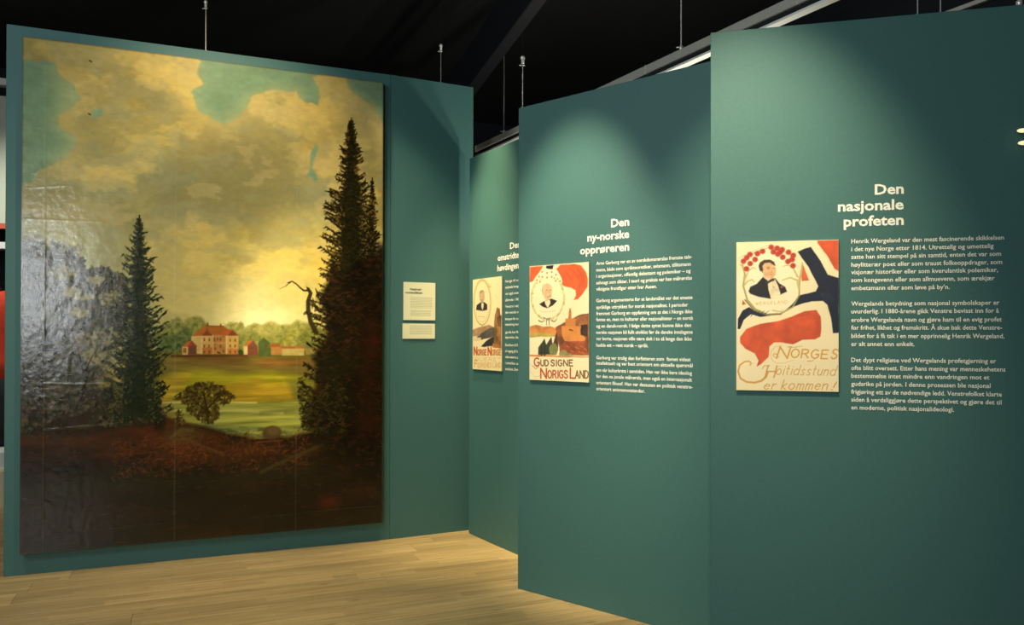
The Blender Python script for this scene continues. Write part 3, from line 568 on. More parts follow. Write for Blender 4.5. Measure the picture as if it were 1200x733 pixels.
for (cx, cy), rx, ry, c, a in [((0.712, 0.7017), 0.22, 0.09, (92, 44, 20), 0.5), ((0.9409, 0.5801), 0.25, 0.08, (96, 48, 20), 0.5), ((1.3669, 0.5587), 0.3, 0.06, (92, 48, 22), 0.45), ((0.7615, 0.8377), 0.1, 0.08, (84, 44, 22), 0.4), ((0.1634, 0.0368), 1.0, 0.28, (30, 27, 17), 0.75), ((1.9431, -0.0125), 1.0, 0.3, (26, 20, 11), 0.7), ((0.3019, 0.3877), 0.5, 0.06, (38, 38, 20), 0.6), ((1.3691, 0.2115), 0.7, 0.12, (30, 22, 12), 0.6), ((1.5348, 0.3748), 0.5, 0.07, (44, 38, 18), 0.6), ((1.8527, 0.1752), 0.06, 0.04, (110, 34, 18), 0.6), ((0.1632, 0.1428), 0.7, 0.18, (32, 28, 18), 0.7), ((0.1622, 0.6192), 0.4, 0.07, (64, 36, 20), 0.5), ((0.9938, 0.3804), 0.4, 0.05, (40, 38, 18), 0.5), ((0.9147, 0.6821), 0.1, 0.05, (96, 86, 38), 0.6)]:
    P.glow(cx, cy, rx, ry, c, a)
r_ = random.Random(8)
P.dabs(lambda u, v: .9, 1500, [(84, 44, 20), (70, 36, 16), (50, 40, 18), (22, 18, 10), (30, 26, 12), (58, 34, 16)], .05, .007, (-.25, .25), .22, 12, box_=(0.0079, 2.2102, -0.0359, 0.7208))
P.dabs(lambda u, v: .9, 900, [(128, 66, 28), (104, 52, 22), (40, 32, 14)], .03, .006, (-1.5, 1.5), .32, 13, box_=(0.4914, 1.7052, 0.4234, 0.6839))
P.disc(1.4656, 0.676, .062, .046, (74, 58, 30), 1, .3)
P.disc(1.4736, 0.6880000000000001, .045, .030, (104, 84, 44), .6, .8)
for pts, w, c, a in [([(1.3953, 0.4125), (1.5904, 0.5006), (1.82, 0.5837), (2.0573, 0.6332)], 0.0121, (74, 66, 28), 0.6), ([(0.7876, 0.6266), (0.9148, 0.6597), (1.0238, 0.6098), (1.1614, 0.5463)], 0.0077, (98, 70, 34), 0.5), ([(1.3665, 0.6165), (1.5331, 0.6206)], 0.0055, (120, 62, 30), 0.6), ([(0.8381, 0.6687), (0.8991, 0.7218), (0.9661, 0.7135)], 0.011, (104, 92, 40), 0.45)]:
    P.stroke(pts, w, c, a, 1.5)

# --- broad-leaved mass at the left
def inpoly(pts):
    q = [(float(a), float(b)) for a, b in pts]
    def f(x, y):
        c = False
        for (ax, ay), (bx, by) in zip(q, q[1:] + q[:1]):
            if (ay > y) != (by > y) and x < (bx - ax) * (y - ay) / (by - ay) + ax: c = not c
        return 1 if c else 0
    return f
for pts, c, a in [([(-0.0204, 1.8827), (0.0689, 1.913), (0.1596, 1.9124), (0.2748, 1.876), (0.3357, 1.8099), (0.3455, 1.6775), (0.3223, 1.5705), (0.4414, 1.3051), (0.395, 0.8761), (-0.0189, 0.7323)], (66, 66, 46), 0.8), ([(0.2753, 1.6752), (0.3453, 1.7413), (0.4639, 1.7617), (0.546, 1.7055), (0.595, 1.6041), (0.5762, 1.414), (0.5377, 1.3054), (0.442, 1.0901), (0.254, 0.8803), (0.1616, 0.9357), (0.2067, 1.3043)], (46, 44, 24), 0.8), ([(-0.0198, 1.4072), (0.1607, 1.383), (0.2996, 1.3046), (0.3236, 1.0916), (0.4902, 1.0354), (0.7612, 0.9205), (0.7871, 0.7539), (0.4431, 0.7346), (-0.0189, 0.7219)], (38, 34, 20), 0.95), ([(0.3659, 1.1018), (0.4611, 1.1221), (0.5871, 1.0991), (0.597, 1.0554), (0.4422, 1.0363), (0.3472, 1.0486)], (124, 96, 40), 0.55), ([(0.3003, 1.0387), (0.4518, 1.0415), (0.4518, 1.02), (0.3003, 1.0227)], (136, 140, 96), 0.7), ([(-0.0193, 1.0183), (0.3003, 1.0121), (0.5877, 0.9249), (0.7765, 0.8538), (0.7872, 0.7262), (-0.0189, 0.7219)], (42, 30, 16), 0.9)]:
    P.poly(pts, c, 0.025, 0.07, 9, 14, a, .5, 9)
leafc = [(38, 40, 20), (30, 32, 16), (54, 50, 30), (76, 66, 44), (92, 80, 52), (46, 48, 26)]
for pts, n in [([(-0.0204, 1.8827), (0.0689, 1.913), (0.1596, 1.9124), (0.2748, 1.876), (0.3357, 1.8099), (0.3455, 1.6775), (0.3223, 1.5705), (0.4414, 1.3051), (0.395, 0.8761), (-0.0189, 0.7323)], 2600), ([(0.2753, 1.6752), (0.3453, 1.7413), (0.4639, 1.7617), (0.546, 1.7055), (0.595, 1.6041), (0.5762, 1.414), (0.5377, 1.3054), (0.442, 1.0901), (0.254, 0.8803), (0.1616, 0.9357), (0.2067, 1.3043)], 2600), ([(0.4423, 1.0094), (0.7608, 1.0032), (0.797, 0.7812), (0.5883, 0.7614), (0.348, 0.7705)], 500)]:
    xs = [p_[0] for p_ in pts]; ys = [p_[1] for p_ in pts]
    P.dabs(inpoly(pts), n, leafc, .022, .009, alpha=.75, seed=n, box_=(min(xs), max(xs), min(ys), max(ys)))
for (x, y), rx, ry in [((0.2709, 1.6011), 0.05, 0.03), ((0.3085, 1.4747), 0.05, 0.03), ((0.4885, 1.5637), 0.07, 0.05), ((0.4652, 1.3321), 0.08, 0.06), ((0.3466, 1.2781), 0.1, 0.07), ((0.4802, 1.1705), 0.07, 0.06), ((0.4022, 1.6793), 0.05, 0.02), ((0.3941, 1.1979), 0.06, 0.05), ((0.2289, 1.7159), 0.08, 0.04), ((0.3364, 1.5709), 0.06, 0.02)]:
    P.dabs(lambda u, v: 1 if ((u - x) / rx) ** 2 + ((v - y) / ry) ** 2 < 1 else 0, 60, [(140, 134, 84), (116, 116, 76), (128, 116, 62)], .014, .010, alpha=.6, seed=int(1000 * x), box_=(x - rx, x + rx, y - ry, y + ry))
for pts, w, w2 in [([(0.3381, 0.9313), (0.3424, 1.0647), (0.3233, 1.1716), (0.2903, 1.278), (0.2807, 1.3841)], 0.0088, 0.0033), ([(0.3377, 1.0914), (0.3846, 1.1979), (0.4319, 1.2782)], 0.0055, 0.0022), ([(0.3092, 1.2089), (0.2531, 1.2409), (0.2068, 1.2832)], 0.0049, 0.0022), ([(0.3473, 1.0112), (0.3659, 1.1018), (0.4037, 1.1442)], 0.0049, 0.0016), ([(0.1068, 0.9371), (0.1154, 1.1992), (0.0968, 1.4607), (0.0873, 1.7213)], 0.0121, 0.0038), ([(0.1153, 1.2516), (0.1698, 1.4093), (0.2062, 1.5678)], 0.006, 0.0022)]:
    P.stroke(pts, w, (34, 28, 16), .85, .6, w2)

# --- spruces
def spruce(x, ytop, ybot, prof, step, cols, core, seed, edge=(84, 62, 24), coref=.35, curl=.5, lean=0.0, alpha=.85):
    r = random.Random(seed)
    def hw(y):
        k = (ytop - y) / (ytop - ybot)
        for (k0, w0), (k1, w1) in zip(prof, prof[1:]):
            if k0 <= k <= k1: return w0 + (w1 - w0) * (k - k0) / (k1 - k0)
        return prof[-1][1]
    P.stroke([(x, ytop + .01), (x, ytop - .12)], .004, core, 1, .5, .008)
    n = 30; L_, R_ = [], []
    for i in range(n + 1):
        y = ytop - .05 + (ybot - ytop + .05) * i / n
        L_.append((x - hw(y) * coref * r.uniform(.6, 1.1), y)); R_.append((x + hw(y) * coref * r.uniform(.6, 1.1), y))
    P.poly(L_ + R_[::-1], core, .014, .024, 14, seed, .9, .4, 18)
    y = ytop - .015; k = 0
    while y > ybot:
        for sgn in (-1, 1):
            big = r.random() < .30
            l = hw(y) * (r.uniform(.95, 1.3) if big else r.uniform(.45, .95))
            sag = l * r.uniform(.18, .38); rise = l * r.uniform(.15, .45) * curl
            def pt(f):
                return (x + sgn * l * f, y - sag * math.sin(min(1.0, f * 1.25) * math.pi / 2) + (rise * max(0, f - .6) / .4))
            pts = [pt(q / 5) for q in range(6)]
            c0 = cols[r.randrange(len(cols))]
            P.stroke(pts, .0075 + .010 * hw(y), c0, alpha, .9, .003)
            nb = max(2, int(l / .011))
            for b in range(nb):
                f = .12 + .9 * (b + r.random()) / nb
                bx, by = pt(min(f, 1.0))
                a = math.radians(90 - sgn * r.uniform(15, 85)) if r.random() < .6 else math.radians(-90 + sgn * r.uniform(0, 75))
                ll = r.uniform(.010, .028) * (.5 + .6 * min(1, l / .12))
                c = edge if (f > .45 and r.random() < .20) else cols[r.randrange(len(cols))]
                P.stroke([(bx, by), (bx + ll * math.cos(a), by + ll * math.sin(a))], .0062, c, .8, 1.0, .0022)
        y -= step * r.uniform(.7, 1.3)

dk = [(34, 30, 12), (26, 24, 10), (42, 36, 14), (20, 19, 8)]
gr = [(32, 40, 19), (27, 35, 16), (42, 47, 21), (22, 28, 13)]
spruce(2.1435, 2.4476, 1.1892, [(0, .004), (.15, .03), (.4, .06), (1, .10)], .015, dk, (40, 34, 14), 5, (100, 78, 30), .2)
spruce(1.9952, 2.8587, 0.7093, [(0, .006), (.05, .042), (.11, .070), (.16, .066), (.22, .12), (.30, .15), (.33, .135), (.44, .19), (.50, .18), (.58, .22), (.72, .27), (1, .28)], .0085, dk, (27, 23, 10), 11, (112, 86, 32), .55, .8)
spruce(0.6471, 2.0892, 0.923, [(0, .003), (.08, .035), (.2, .07), (.39, .105), (.58, .13), (.8, .155), (1, .14)], .0125, gr, (30, 35, 18), 23, (96, 96, 44), .32, 1.1)
spruce(0.6471, 1.4694, 0.8136, [(0, .08), (.4, .13), (1, .16)], .014, gr, (28, 31, 15), 29, (88, 80, 36), .5, .8)
P.poly([(1.9755, 1.7296), (2.0758, 1.9134), (2.2581, 2.0129), (2.2785, -0.0418), (2.182, 0.3343), (1.9392, 0.4398), (1.7732, 0.5978), (1.6914, 0.7197), (1.713, 0.8963), (1.7694, 1.0727), (1.7452, 1.2031), (1.8143, 1.2799), (1.8364, 1.4285), (1.7767, 1.6051), (1.8798, 1.8454)], (24, 19, 9), .03, .06, 9, 44, .95, .5, 7)
P.dabs(inpoly([(1.9755, 1.7296), (2.0758, 1.9134), (2.2581, 2.0129), (2.2785, -0.0418), (2.182, 0.3343), (1.9392, 0.4398), (1.7732, 0.5978), (1.6914, 0.7197), (1.713, 0.8963), (1.7694, 1.0727), (1.7452, 1.2031), (1.8143, 1.2799), (1.8364, 1.4285), (1.7767, 1.6051), (1.8798, 1.8454)]), 1500, [(34, 28, 12), (48, 32, 14), (20, 18, 8), (66, 34, 16), (16, 14, 7)], .04, .009, (-.9, .9), .5, 77, box_=(1.6823, 2.2376, 0.3309, 1.896))
for (cx, cy), rx, ry, c, a in [((2.1261, 1.068), 0.1, 0.35, (54, 28, 14), 0.55), ((2.1543, 1.3107), 0.06, 0.15, (66, 30, 16), 0.5), ((2.1173, 0.7037), 0.1, 0.1, (64, 30, 16), 0.5), ((1.9353, 0.8906), 0.12, 0.12, (34, 30, 13), 0.5), ((1.9036, 1.1307), 0.2, 0.1, (32, 32, 14), 0.4)]:
    P.glow(cx, cy, rx, ry, c, a)
P.dabs(inpoly([(1.6148, 1.0278), (1.6545, 1.0448), (1.7011, 0.9438), (1.7878, 0.9537), (1.9041, 1.0709), (1.9954, 0.8288), (1.9373, 0.6504), (1.7612, 0.6459), (1.6572, 0.6916), (1.6447, 0.8392)]), 900, [(30, 27, 11), (38, 33, 14), (22, 20, 9), (62, 52, 22)], .03, .007, (-1.2, 1.2), .6, 78, box_=(1.6145, 2.0093, 0.6232, 1.0747))
# --- lakeside bush
for (x, y), rx, ry, n in [((1.0429, 0.9584), 0.13, 0.06, 260), ((0.9392, 0.9271), 0.08, 0.04, 110), ((1.1592, 0.9217), 0.06, 0.04, 90), ((1.033, 0.8573), 0.1, 0.06, 190), ((1.0647, 0.8112), 0.07, 0.06, 120), ((1.0427, 0.9978), 0.07, 0.03, 60), ((0.8885, 0.7947), 0.03, 0.05, 40)]:
    P.dabs(lambda u, v: 1 if ((u - x) / rx) ** 2 + ((v - y) / ry) ** 2 < 1 else 0, n, [(58, 48, 18), (44, 38, 14), (74, 60, 22), (96, 78, 28)], .018, .008, alpha=.8, seed=n, box_=(x - rx, x + rx, y - ry, y + ry))
for pts, w in [([(1.0597, 0.7549), (1.0539, 0.8567), (1.0325, 0.9586)], 0.0066), ([(1.054, 0.8454), (1.1273, 0.9338)], 0.0044), ([(1.0541, 0.8341), (0.9703, 0.9152)], 0.0044)]:
    P.stroke(pts, w, (46, 36, 14), .9)
# --- bare crooked snag beside the spruce
for pts, w, w2 in [([(1.7555, 1.3567), (1.7204, 1.4272), (1.7025, 1.5093), (1.702, 1.574), (1.7188, 1.6273), (1.7013, 1.6562)], 0.0176, 0.011), ([(1.7072, 1.6446), (1.6728, 1.6437), (1.6498, 1.6607), (1.6212, 1.6891), (1.5928, 1.7057), (1.5647, 1.6932)], 0.0072, 0.0038), ([(1.7013, 1.6562), (1.6897, 1.6735)], 0.0066, 0.0027), ([(1.5928, 1.7057), (1.548, 1.6694), (1.5089, 1.6509)], 0.0027, 0.0016)]:
    P.stroke(pts, w, (44, 38, 20), .95, .5, w2)

# canvas: seams, creases, small losses of paint, ripples in the old cloth
for pts, w, a in [([(0.1253, 3.1678), (0.1233, 1.8271), (0.1222, -0.0016)], 0.003, 0.22), ([(0.862, 3.1682), (0.8631, 1.8598), (0.8615, 0.0036)], 0.003, 0.22), ([(1.627, 3.172), (1.6253, 1.8935), (1.6226, -0.0082)], 0.003, 0.2), ([(0.0008, 2.595), (0.2039, 2.606), (0.39, 2.6148)], 0.0022, 0.3), ([(0.0013, 2.2244), (0.2507, 2.2591)], 0.0022, 0.3), ([(0.0016, 2.0387), (0.4391, 2.0442)], 0.0022, 0.18), ([(0.1248, 1.0365), (0.3003, 1.0281), (0.4518, 1.0307)], 0.0033, 0.4), ([(0.1253, 0.7526), (0.3953, 0.7687), (0.5395, 0.7796)], 0.0022, 0.3), ([(1.315, 0.1116), (1.9419, 0.1263), (2.184, 0.1259)], 0.0022, 0.15), ([(0.0178, 0.1031), (0.8405, 0.1284)], 0.0019, 0.1)]:
    P.stroke(pts, w, (150, 148, 118), a * .8, 1.0)
    Pz = np.array(pts)
    x0_, x1_ = Pz[:, 0].min() - .012, Pz[:, 0].max() + .012
    for (ax, ay), (bx, by) in zip(pts, pts[1:]):
        dx, dy = bx - ax, by - ay; l2 = dx * dx + dy * dy
        tt = np.clip(((P.X - ax) * dx + (P.Y - ay) * dy) / l2, 0, 1)
        d_ = np.hypot(P.X - ax - tt * dx, P.Y - ay - tt * dy)
        P.relief += .0005 * np.exp(-(d_ / .0055) ** 2)
for (x, y) in [(0.3567, 2.7171), (0.3605, 3.05), (1.1204, 1.2226), (1.3664, 0.6339)]:
    P.stroke([(x, y), (x + .012, y - .006)], .004, (30, 24, 12), .9)
P.relief += .0020 * P.noise(2.0, 61, 2) + (.0016 * P.noise(11, 62, 3, 1.6, .7) + .0010 * P.noise(40, 63, 2)) * np.clip(1.25 - P.X / .55, .15, 1)
edge = np.minimum(np.minimum(P.X, PWID - P.X), np.minimum(P.Y, PHEI - P.Y))
P.relief *= np.clip(edge / .03, 0, 1)
P.blend(np.clip(1 - edge / .010, 0, 1) * .55, (60, 46, 24))
P.img = P.img * 1.0
pf = P.finish('painted_canvas', M_OIL, painting)
pf.location = (PX0, -PTH, PZ0)

# ================================================================== posters
def poster(pan, x0, z0, w, h, label, nx, ny, base):
    t = thing('poster', label, 'poster', (pan.location.x, pan.location.y, 0), pan.rotation_euler.z, 'old political postcards enlarged on the teal panels')
    bm = bmesh.new(); add_box(bm, x0, x0 + w, -0.0108, -0.0008, z0, z0 + h, 0.0008)
    make('backing_board', bm, M_BOARD, t)
    S = Paint(w, h, nx, ny, base)
    return t, S
cream = (236, 222, 176)

# --- nearest panel: red white and blue flag, round portrait, flowing lettering
t5, S = poster(p5, 0.1092, 1.2341, 0.4130, 0.6403, 'poster with a swirling flag and a young bow-tied man on the nearest panel', 210, 320, cream)
S.img *= (1 + .07 * S.noise(9, 3, 4)[..., None])
for pts, c in [([(0.3301, 0.6381), (0.4124, 0.6387), (0.4127, 0.5077), (0.397, 0.5179), (0.3692, 0.5728), (0.3301, 0.6282)], (204, 84, 46)), ([(0.2499, 0.5936), (0.2808, 0.6067), (0.3022, 0.6121), (0.3135, 0.5939), (0.3415, 0.5537), (0.3694, 0.4939), (0.4128, 0.4782), (0.4134, 0.2476), (0.3904, 0.2457), (0.3838, 0.3067), (0.3698, 0.3658), (0.3513, 0.3828), (0.3049, 0.3814), (0.2583, 0.3692), (0.1927, 0.3432), (0.1455, 0.3238), (0.098, 0.3173), (0.0598, 0.3296), (0.0312, 0.3049), (0.0141, 0.2649), (0.0045, 0.2649), (0.0071, 0.3101), (0.0261, 0.345), (0.0596, 0.3647), (0.1832, 0.3582), (0.2301, 0.3775), (0.2581, 0.4068), (0.3233, 0.4236), (0.3325, 0.4452), (0.3138, 0.4851), (0.2951, 0.5251), (0.2669, 0.5654)], (22, 30, 48)), ([(0.267, 0.5455), (0.2877, 0.4955), (0.2952, 0.4706), (0.2673, 0.4681), (0.2624, 0.5059)], (206, 96, 56)), ([(0.0268, 0.4002), (0.0451, 0.3899), (0.0385, 0.372), (0.0231, 0.3682)], (200, 86, 44)), ([(0.0143, 0.2298), (0.041, 0.2647), (0.0982, 0.2873), (0.174, 0.2986), (0.2304, 0.318), (0.2771, 0.3393), (0.3254, 0.3447), (0.3422, 0.3169), (0.3442, 0.2676), (0.3406, 0.2332), (0.3193, 0.2205), (0.2682, 0.2188), (0.2308, 0.1991), (0.1838, 0.2072), (0.1555, 0.2073), (0.1366, 0.1894), (0.1321, 0.1446), (0.1038, 0.1147), (0.0848, 0.1017), (0.0913, 0.1297), (0.075, 0.1596), (0.0366, 0.1796), (0.0144, 0.2047)], (204, 84, 46))]:
    S.poly(pts, c, .0016, .002, 20, 3, 1, .16, 24, 1, 1)
S.disc(0.1354, 0.4586, .128, .130, (240, 228, 186), 1, .03)
for pts, w, w2, c in [([(0.0251, 0.541), (0.0349, 0.5006), (0.0285, 0.4504), (0.0451, 0.3899), (0.0788, 0.3494), (0.1265, 0.327), (0.1786, 0.3284), (0.2302, 0.3576), (0.2563, 0.4069), (0.2579, 0.4564), (0.2625, 0.496), (0.2689, 0.5355)], 0.004, 0.003, (160, 148, 86)), ([(0.0355, 0.3901), (0.074, 0.3445), (0.1265, 0.324), (0.1833, 0.3284)], 0.003, 0.003, (120, 110, 60)), ([(0.0342, 0.4554), (0.0447, 0.4702), (0.0638, 0.4779), (0.0734, 0.4677)], 0.004, 0.002, (192, 178, 112)), ([(0.0341, 0.4754), (0.0493, 0.5153), (0.0683, 0.53), (0.0798, 0.5247)], 0.004, 0.002, (192, 178, 112)), ([(0.0164, 0.5432), (0.03, 0.5308), (0.0339, 0.5106)], 0.003, 0.005, (192, 178, 112)), ([(0.2561, 0.4366), (0.2485, 0.4715), (0.2203, 0.4839), (0.1883, 0.4726)], 0.005, 0.002, (192, 178, 112)), ([(0.2503, 0.4863), (0.2295, 0.5315), (0.2088, 0.5369), (0.1919, 0.5323)], 0.004, 0.002, (192, 178, 112)), ([(0.2688, 0.5455), (0.2652, 0.5059), (0.256, 0.4713)], 0.002, 0.005, (192, 178, 112)), ([(0.0489, 0.5807), (0.0871, 0.5998), (0.1347, 0.6136), (0.1821, 0.6023), (0.2294, 0.5762)], 0.0012, 0.001, (110, 92, 50)), ([(0.1501, 0.3437), (0.1832, 0.3383), (0.1926, 0.3482)], 0.003, 0.001, (192, 178, 112)), ([(0.0105, 0.5715), (0.068, 0.6003), (0.1441, 0.6283)], 0.001, 0.001, (214, 170, 110)), ([(0.3419, 0.4155), (0.3559, 0.3857)], 0.0015, 0.0006, (46, 58, 78)), ([(0.3493, 0.4153), (0.3633, 0.3856)], 0.0015, 0.0006, (46, 58, 78)), ([(0.3567, 0.4152), (0.3707, 0.3855)], 0.0015, 0.0006, (46, 58, 78)), ([(0.3641, 0.4151), (0.378, 0.3854)], 0.0015, 0.0006, (46, 58, 78)), ([(0.3715, 0.415), (0.3854, 0.3853)], 0.0015, 0.0006, (46, 58, 78)), ([(0.3789, 0.4149), (0.3928, 0.3852)], 0.0015, 0.0006, (46, 58, 78)), ([(0.0407, 0.3148), (0.0597, 0.3447)], 0.0015, 0.0006, (44, 58, 80)), ([(0.0598, 0.3186), (0.0788, 0.3444)], 0.0015, 0.0006, (44, 58, 80)), ([(0.0789, 0.3224), (0.0979, 0.3442)], 0.0015, 0.0006, (44, 58, 80)), ([(0.098, 0.3262), (0.1169, 0.344)], 0.0015, 0.0006, (44, 58, 80)), ([(0.117, 0.33), (0.1359, 0.3438)], 0.0015, 0.0006, (44, 58, 80))]:
    S.stroke(pts, w, c, .9, .6, w2)
for (x, y) in [(0.0292, 0.5576), (0.056, 0.5861), (0.0426, 0.5724), (0.0571, 0.5469), (0.0419, 0.5246), (0.0871, 0.5889), (0.108, 0.5984), (0.0772, 0.564), (0.1436, 0.615), (0.1674, 0.6103), (0.1523, 0.5947), (0.1877, 0.6038), (0.1703, 0.5853), (0.2137, 0.5922), (0.1902, 0.5713), (0.2115, 0.5524), (0.228, 0.5604), (0.1807, 0.594), (0.2318, 0.534), (0.2326, 0.5777)]:
    S.disc(x, y, .0115, .0115, (178, 58, 34), .95, .4); S.disc(x + .002, y + .002, .004, .004, (140, 34, 22), .5, .8)
for pts, c in [([(0.0506, 0.4265), (0.0576, 0.4465), (0.0839, 0.4585), (0.11, 0.4881), (0.1291, 0.4727), (0.1599, 0.4822), (0.1765, 0.4594), (0.2002, 0.444), (0.2074, 0.424), (0.1815, 0.412), (0.1413, 0.3941), (0.0913, 0.4033), (0.0578, 0.4164)], (34, 34, 36)), ([(0.1281, 0.4743), (0.1585, 0.4797), (0.1719, 0.4495), (0.1815, 0.4145), (0.1626, 0.3923), (0.1413, 0.3941), (0.1316, 0.4352)], (230, 214, 170)), ([(0.1076, 0.4982), (0.129, 0.4952), (0.148, 0.4874), (0.1552, 0.4797), (0.1315, 0.4727), (0.1148, 0.483)], (226, 200, 150)), ([(0.1026, 0.5459), (0.1144, 0.5546), (0.1382, 0.5561), (0.1549, 0.5422), (0.163, 0.5195), (0.1622, 0.4971), (0.148, 0.4809), (0.1314, 0.4812), (0.1147, 0.4955), (0.1061, 0.5107)], (222, 174, 122)), ([(0.0916, 0.5361), (0.0978, 0.551), (0.1144, 0.5616), (0.1382, 0.5621), (0.1548, 0.5522), (0.1611, 0.5345), (0.1525, 0.5387), (0.1382, 0.5501), (0.1168, 0.548), (0.1074, 0.5357), (0.1098, 0.5207), (0.1051, 0.5107), (0.0965, 0.5159)], (62, 50, 36)), ([(0.1205, 0.4729), (0.1315, 0.4702), (0.1409, 0.4775), (0.1552, 0.4822), (0.1566, 0.4722), (0.1434, 0.4675), (0.1315, 0.4602), (0.1244, 0.4553)], (60, 50, 42)), ([(0.1804, 0.4469), (0.1884, 0.4492), (0.1917, 0.4417), (0.1837, 0.4383)], (190, 90, 60))]:
    S.poly(pts, c, .002, 0, 1, 1, 1, .12, 60)
for pts, w, c in [([(0.1265, 0.5243), (0.136, 0.5251)], 0.0012, (90, 60, 40)), ([(0.1488, 0.5248), (0.1573, 0.5231)], 0.0012, (90, 60, 40)), ([(0.1441, 0.5199), (0.1479, 0.5074), (0.1422, 0.505)], 0.001, (176, 120, 78)), ([(0.1385, 0.4976), (0.1518, 0.4973)], 0.001, (160, 80, 60)), ([(0.1265, 0.5288), (0.1374, 0.5301)], 0.001, (90, 66, 44)), ([(0.1293, 0.4353), (0.1399, 0.3976)], 0.0014, (20, 20, 22)), ([(0.1529, 0.4448), (0.1539, 0.4438)], 0.0018, (60, 50, 40)), ([(0.1098, 0.5207), (0.1075, 0.5082)], 0.0014, (80, 60, 40))]:
    S.stroke(pts, w, c, .8, .8)
gold = (206, 150, 62)
write(S, 'N', 0.1652, 0.2084, 0.1389, 0.0493, 0.003, gold, 0.3, 0.22, 0.0038, 1.0, None)
write(S, 'ORGE', 0.2227, 0.3684, 0.1427, 0.0359, 0.0026, gold, 0.15, 0.3, -0.0044, 1.0, None)
write(S, 'S', 0.3825, 0.4035, 0.139, 0.0394, 0.0026, gold, 0.25, 0.2, 0.0001, 1.0, None)
S.stroke([(0.1866, 0.1938), (0.1614, 0.1882), (0.1452, 0.173), (0.1406, 0.1541), (0.1472, 0.1313), (0.1653, 0.118), (0.1941, 0.1181), (0.2156, 0.1257), (0.2371, 0.1333)], 0.0012, (220, 176, 90), .9, .6, 0.0008)
S.stroke([(0.1652, 0.1559), (0.1561, 0.1597), (0.1508, 0.1522), (0.1598, 0.1427), (0.176, 0.1446)], 0.002, gold, .9, .6, 0.001)
S.stroke([(0.2118, 0.1881), (0.2369, 0.1862), (0.269, 0.1917)], 0.0022, gold, .9, .6, 0.001)
S.stroke([(0.2906, 0.1277), (0.3048, 0.1269), (0.3189, 0.1352)], 0.002, gold, .9, .6, 0.001)
S.stroke([(0.0565, 0.1083), (0.062, 0.1159), (0.0528, 0.1254), (0.0345, 0.1235), (0.0145, 0.1082), (0.0073, 0.0814), (0.0166, 0.0509), (0.0423, 0.0358), (0.0752, 0.0329), (0.1042, 0.0419), (0.1222, 0.0591), (0.1276, 0.0762)], 0.0022, gold, .9, .6, 0.0048)
write(S, 'H', 0.1186, 0.1548, 0.0571, 0.0494, 0.0026, (204, 142, 62), 0.25, 0.22, -0.0017, 1.0, None)
S.stroke([(0.1076, 0.0932), (0.1148, 0.1065), (0.1365, 0.1066)], 0.0016, gold, .9, .6, 0.002)
write(S, 'ø', 0.1619, 0.18, 0.0687, 0.0417, 0.0018, (206, 158, 84), 0.3, 0.22, 0.0001, 1.0, None)
write(S, 'itidsstund', 0.1889, 0.3967, 0.0689, 0.0416, 0.0017, (206, 158, 84), 0.3, 0.24, -0.0009, 1.0, None)
write(S, 'er', 0.1116, 0.1586, 0.0058, 0.038, 0.0018, gold, 0.3, 0.24, 0.0004, 1.0, None)
write(S, 'kommen', 0.1838, 0.3652, 0.0064, 0.0416, 0.0018, gold, 0.3, 0.24, 0.0016, 1.0, None)
write(S, '!', 0.3846, 0.3951, 0.0081, 0.0337, 0.0022, gold, 0.3, 0.22, 0.0001, 1.0, None)
write(S, 'WERGELAND', 0.0796, 0.2099, 0.3669, 0.0131, 0.0009, (206, 160, 96), 0, 0.45, 0.0074, 0.9, None)
S.relief *= 0
o = S.finish('printed_face', M_PRINT, t5); o.location = (0.1092, -0.0112, 1.2341)

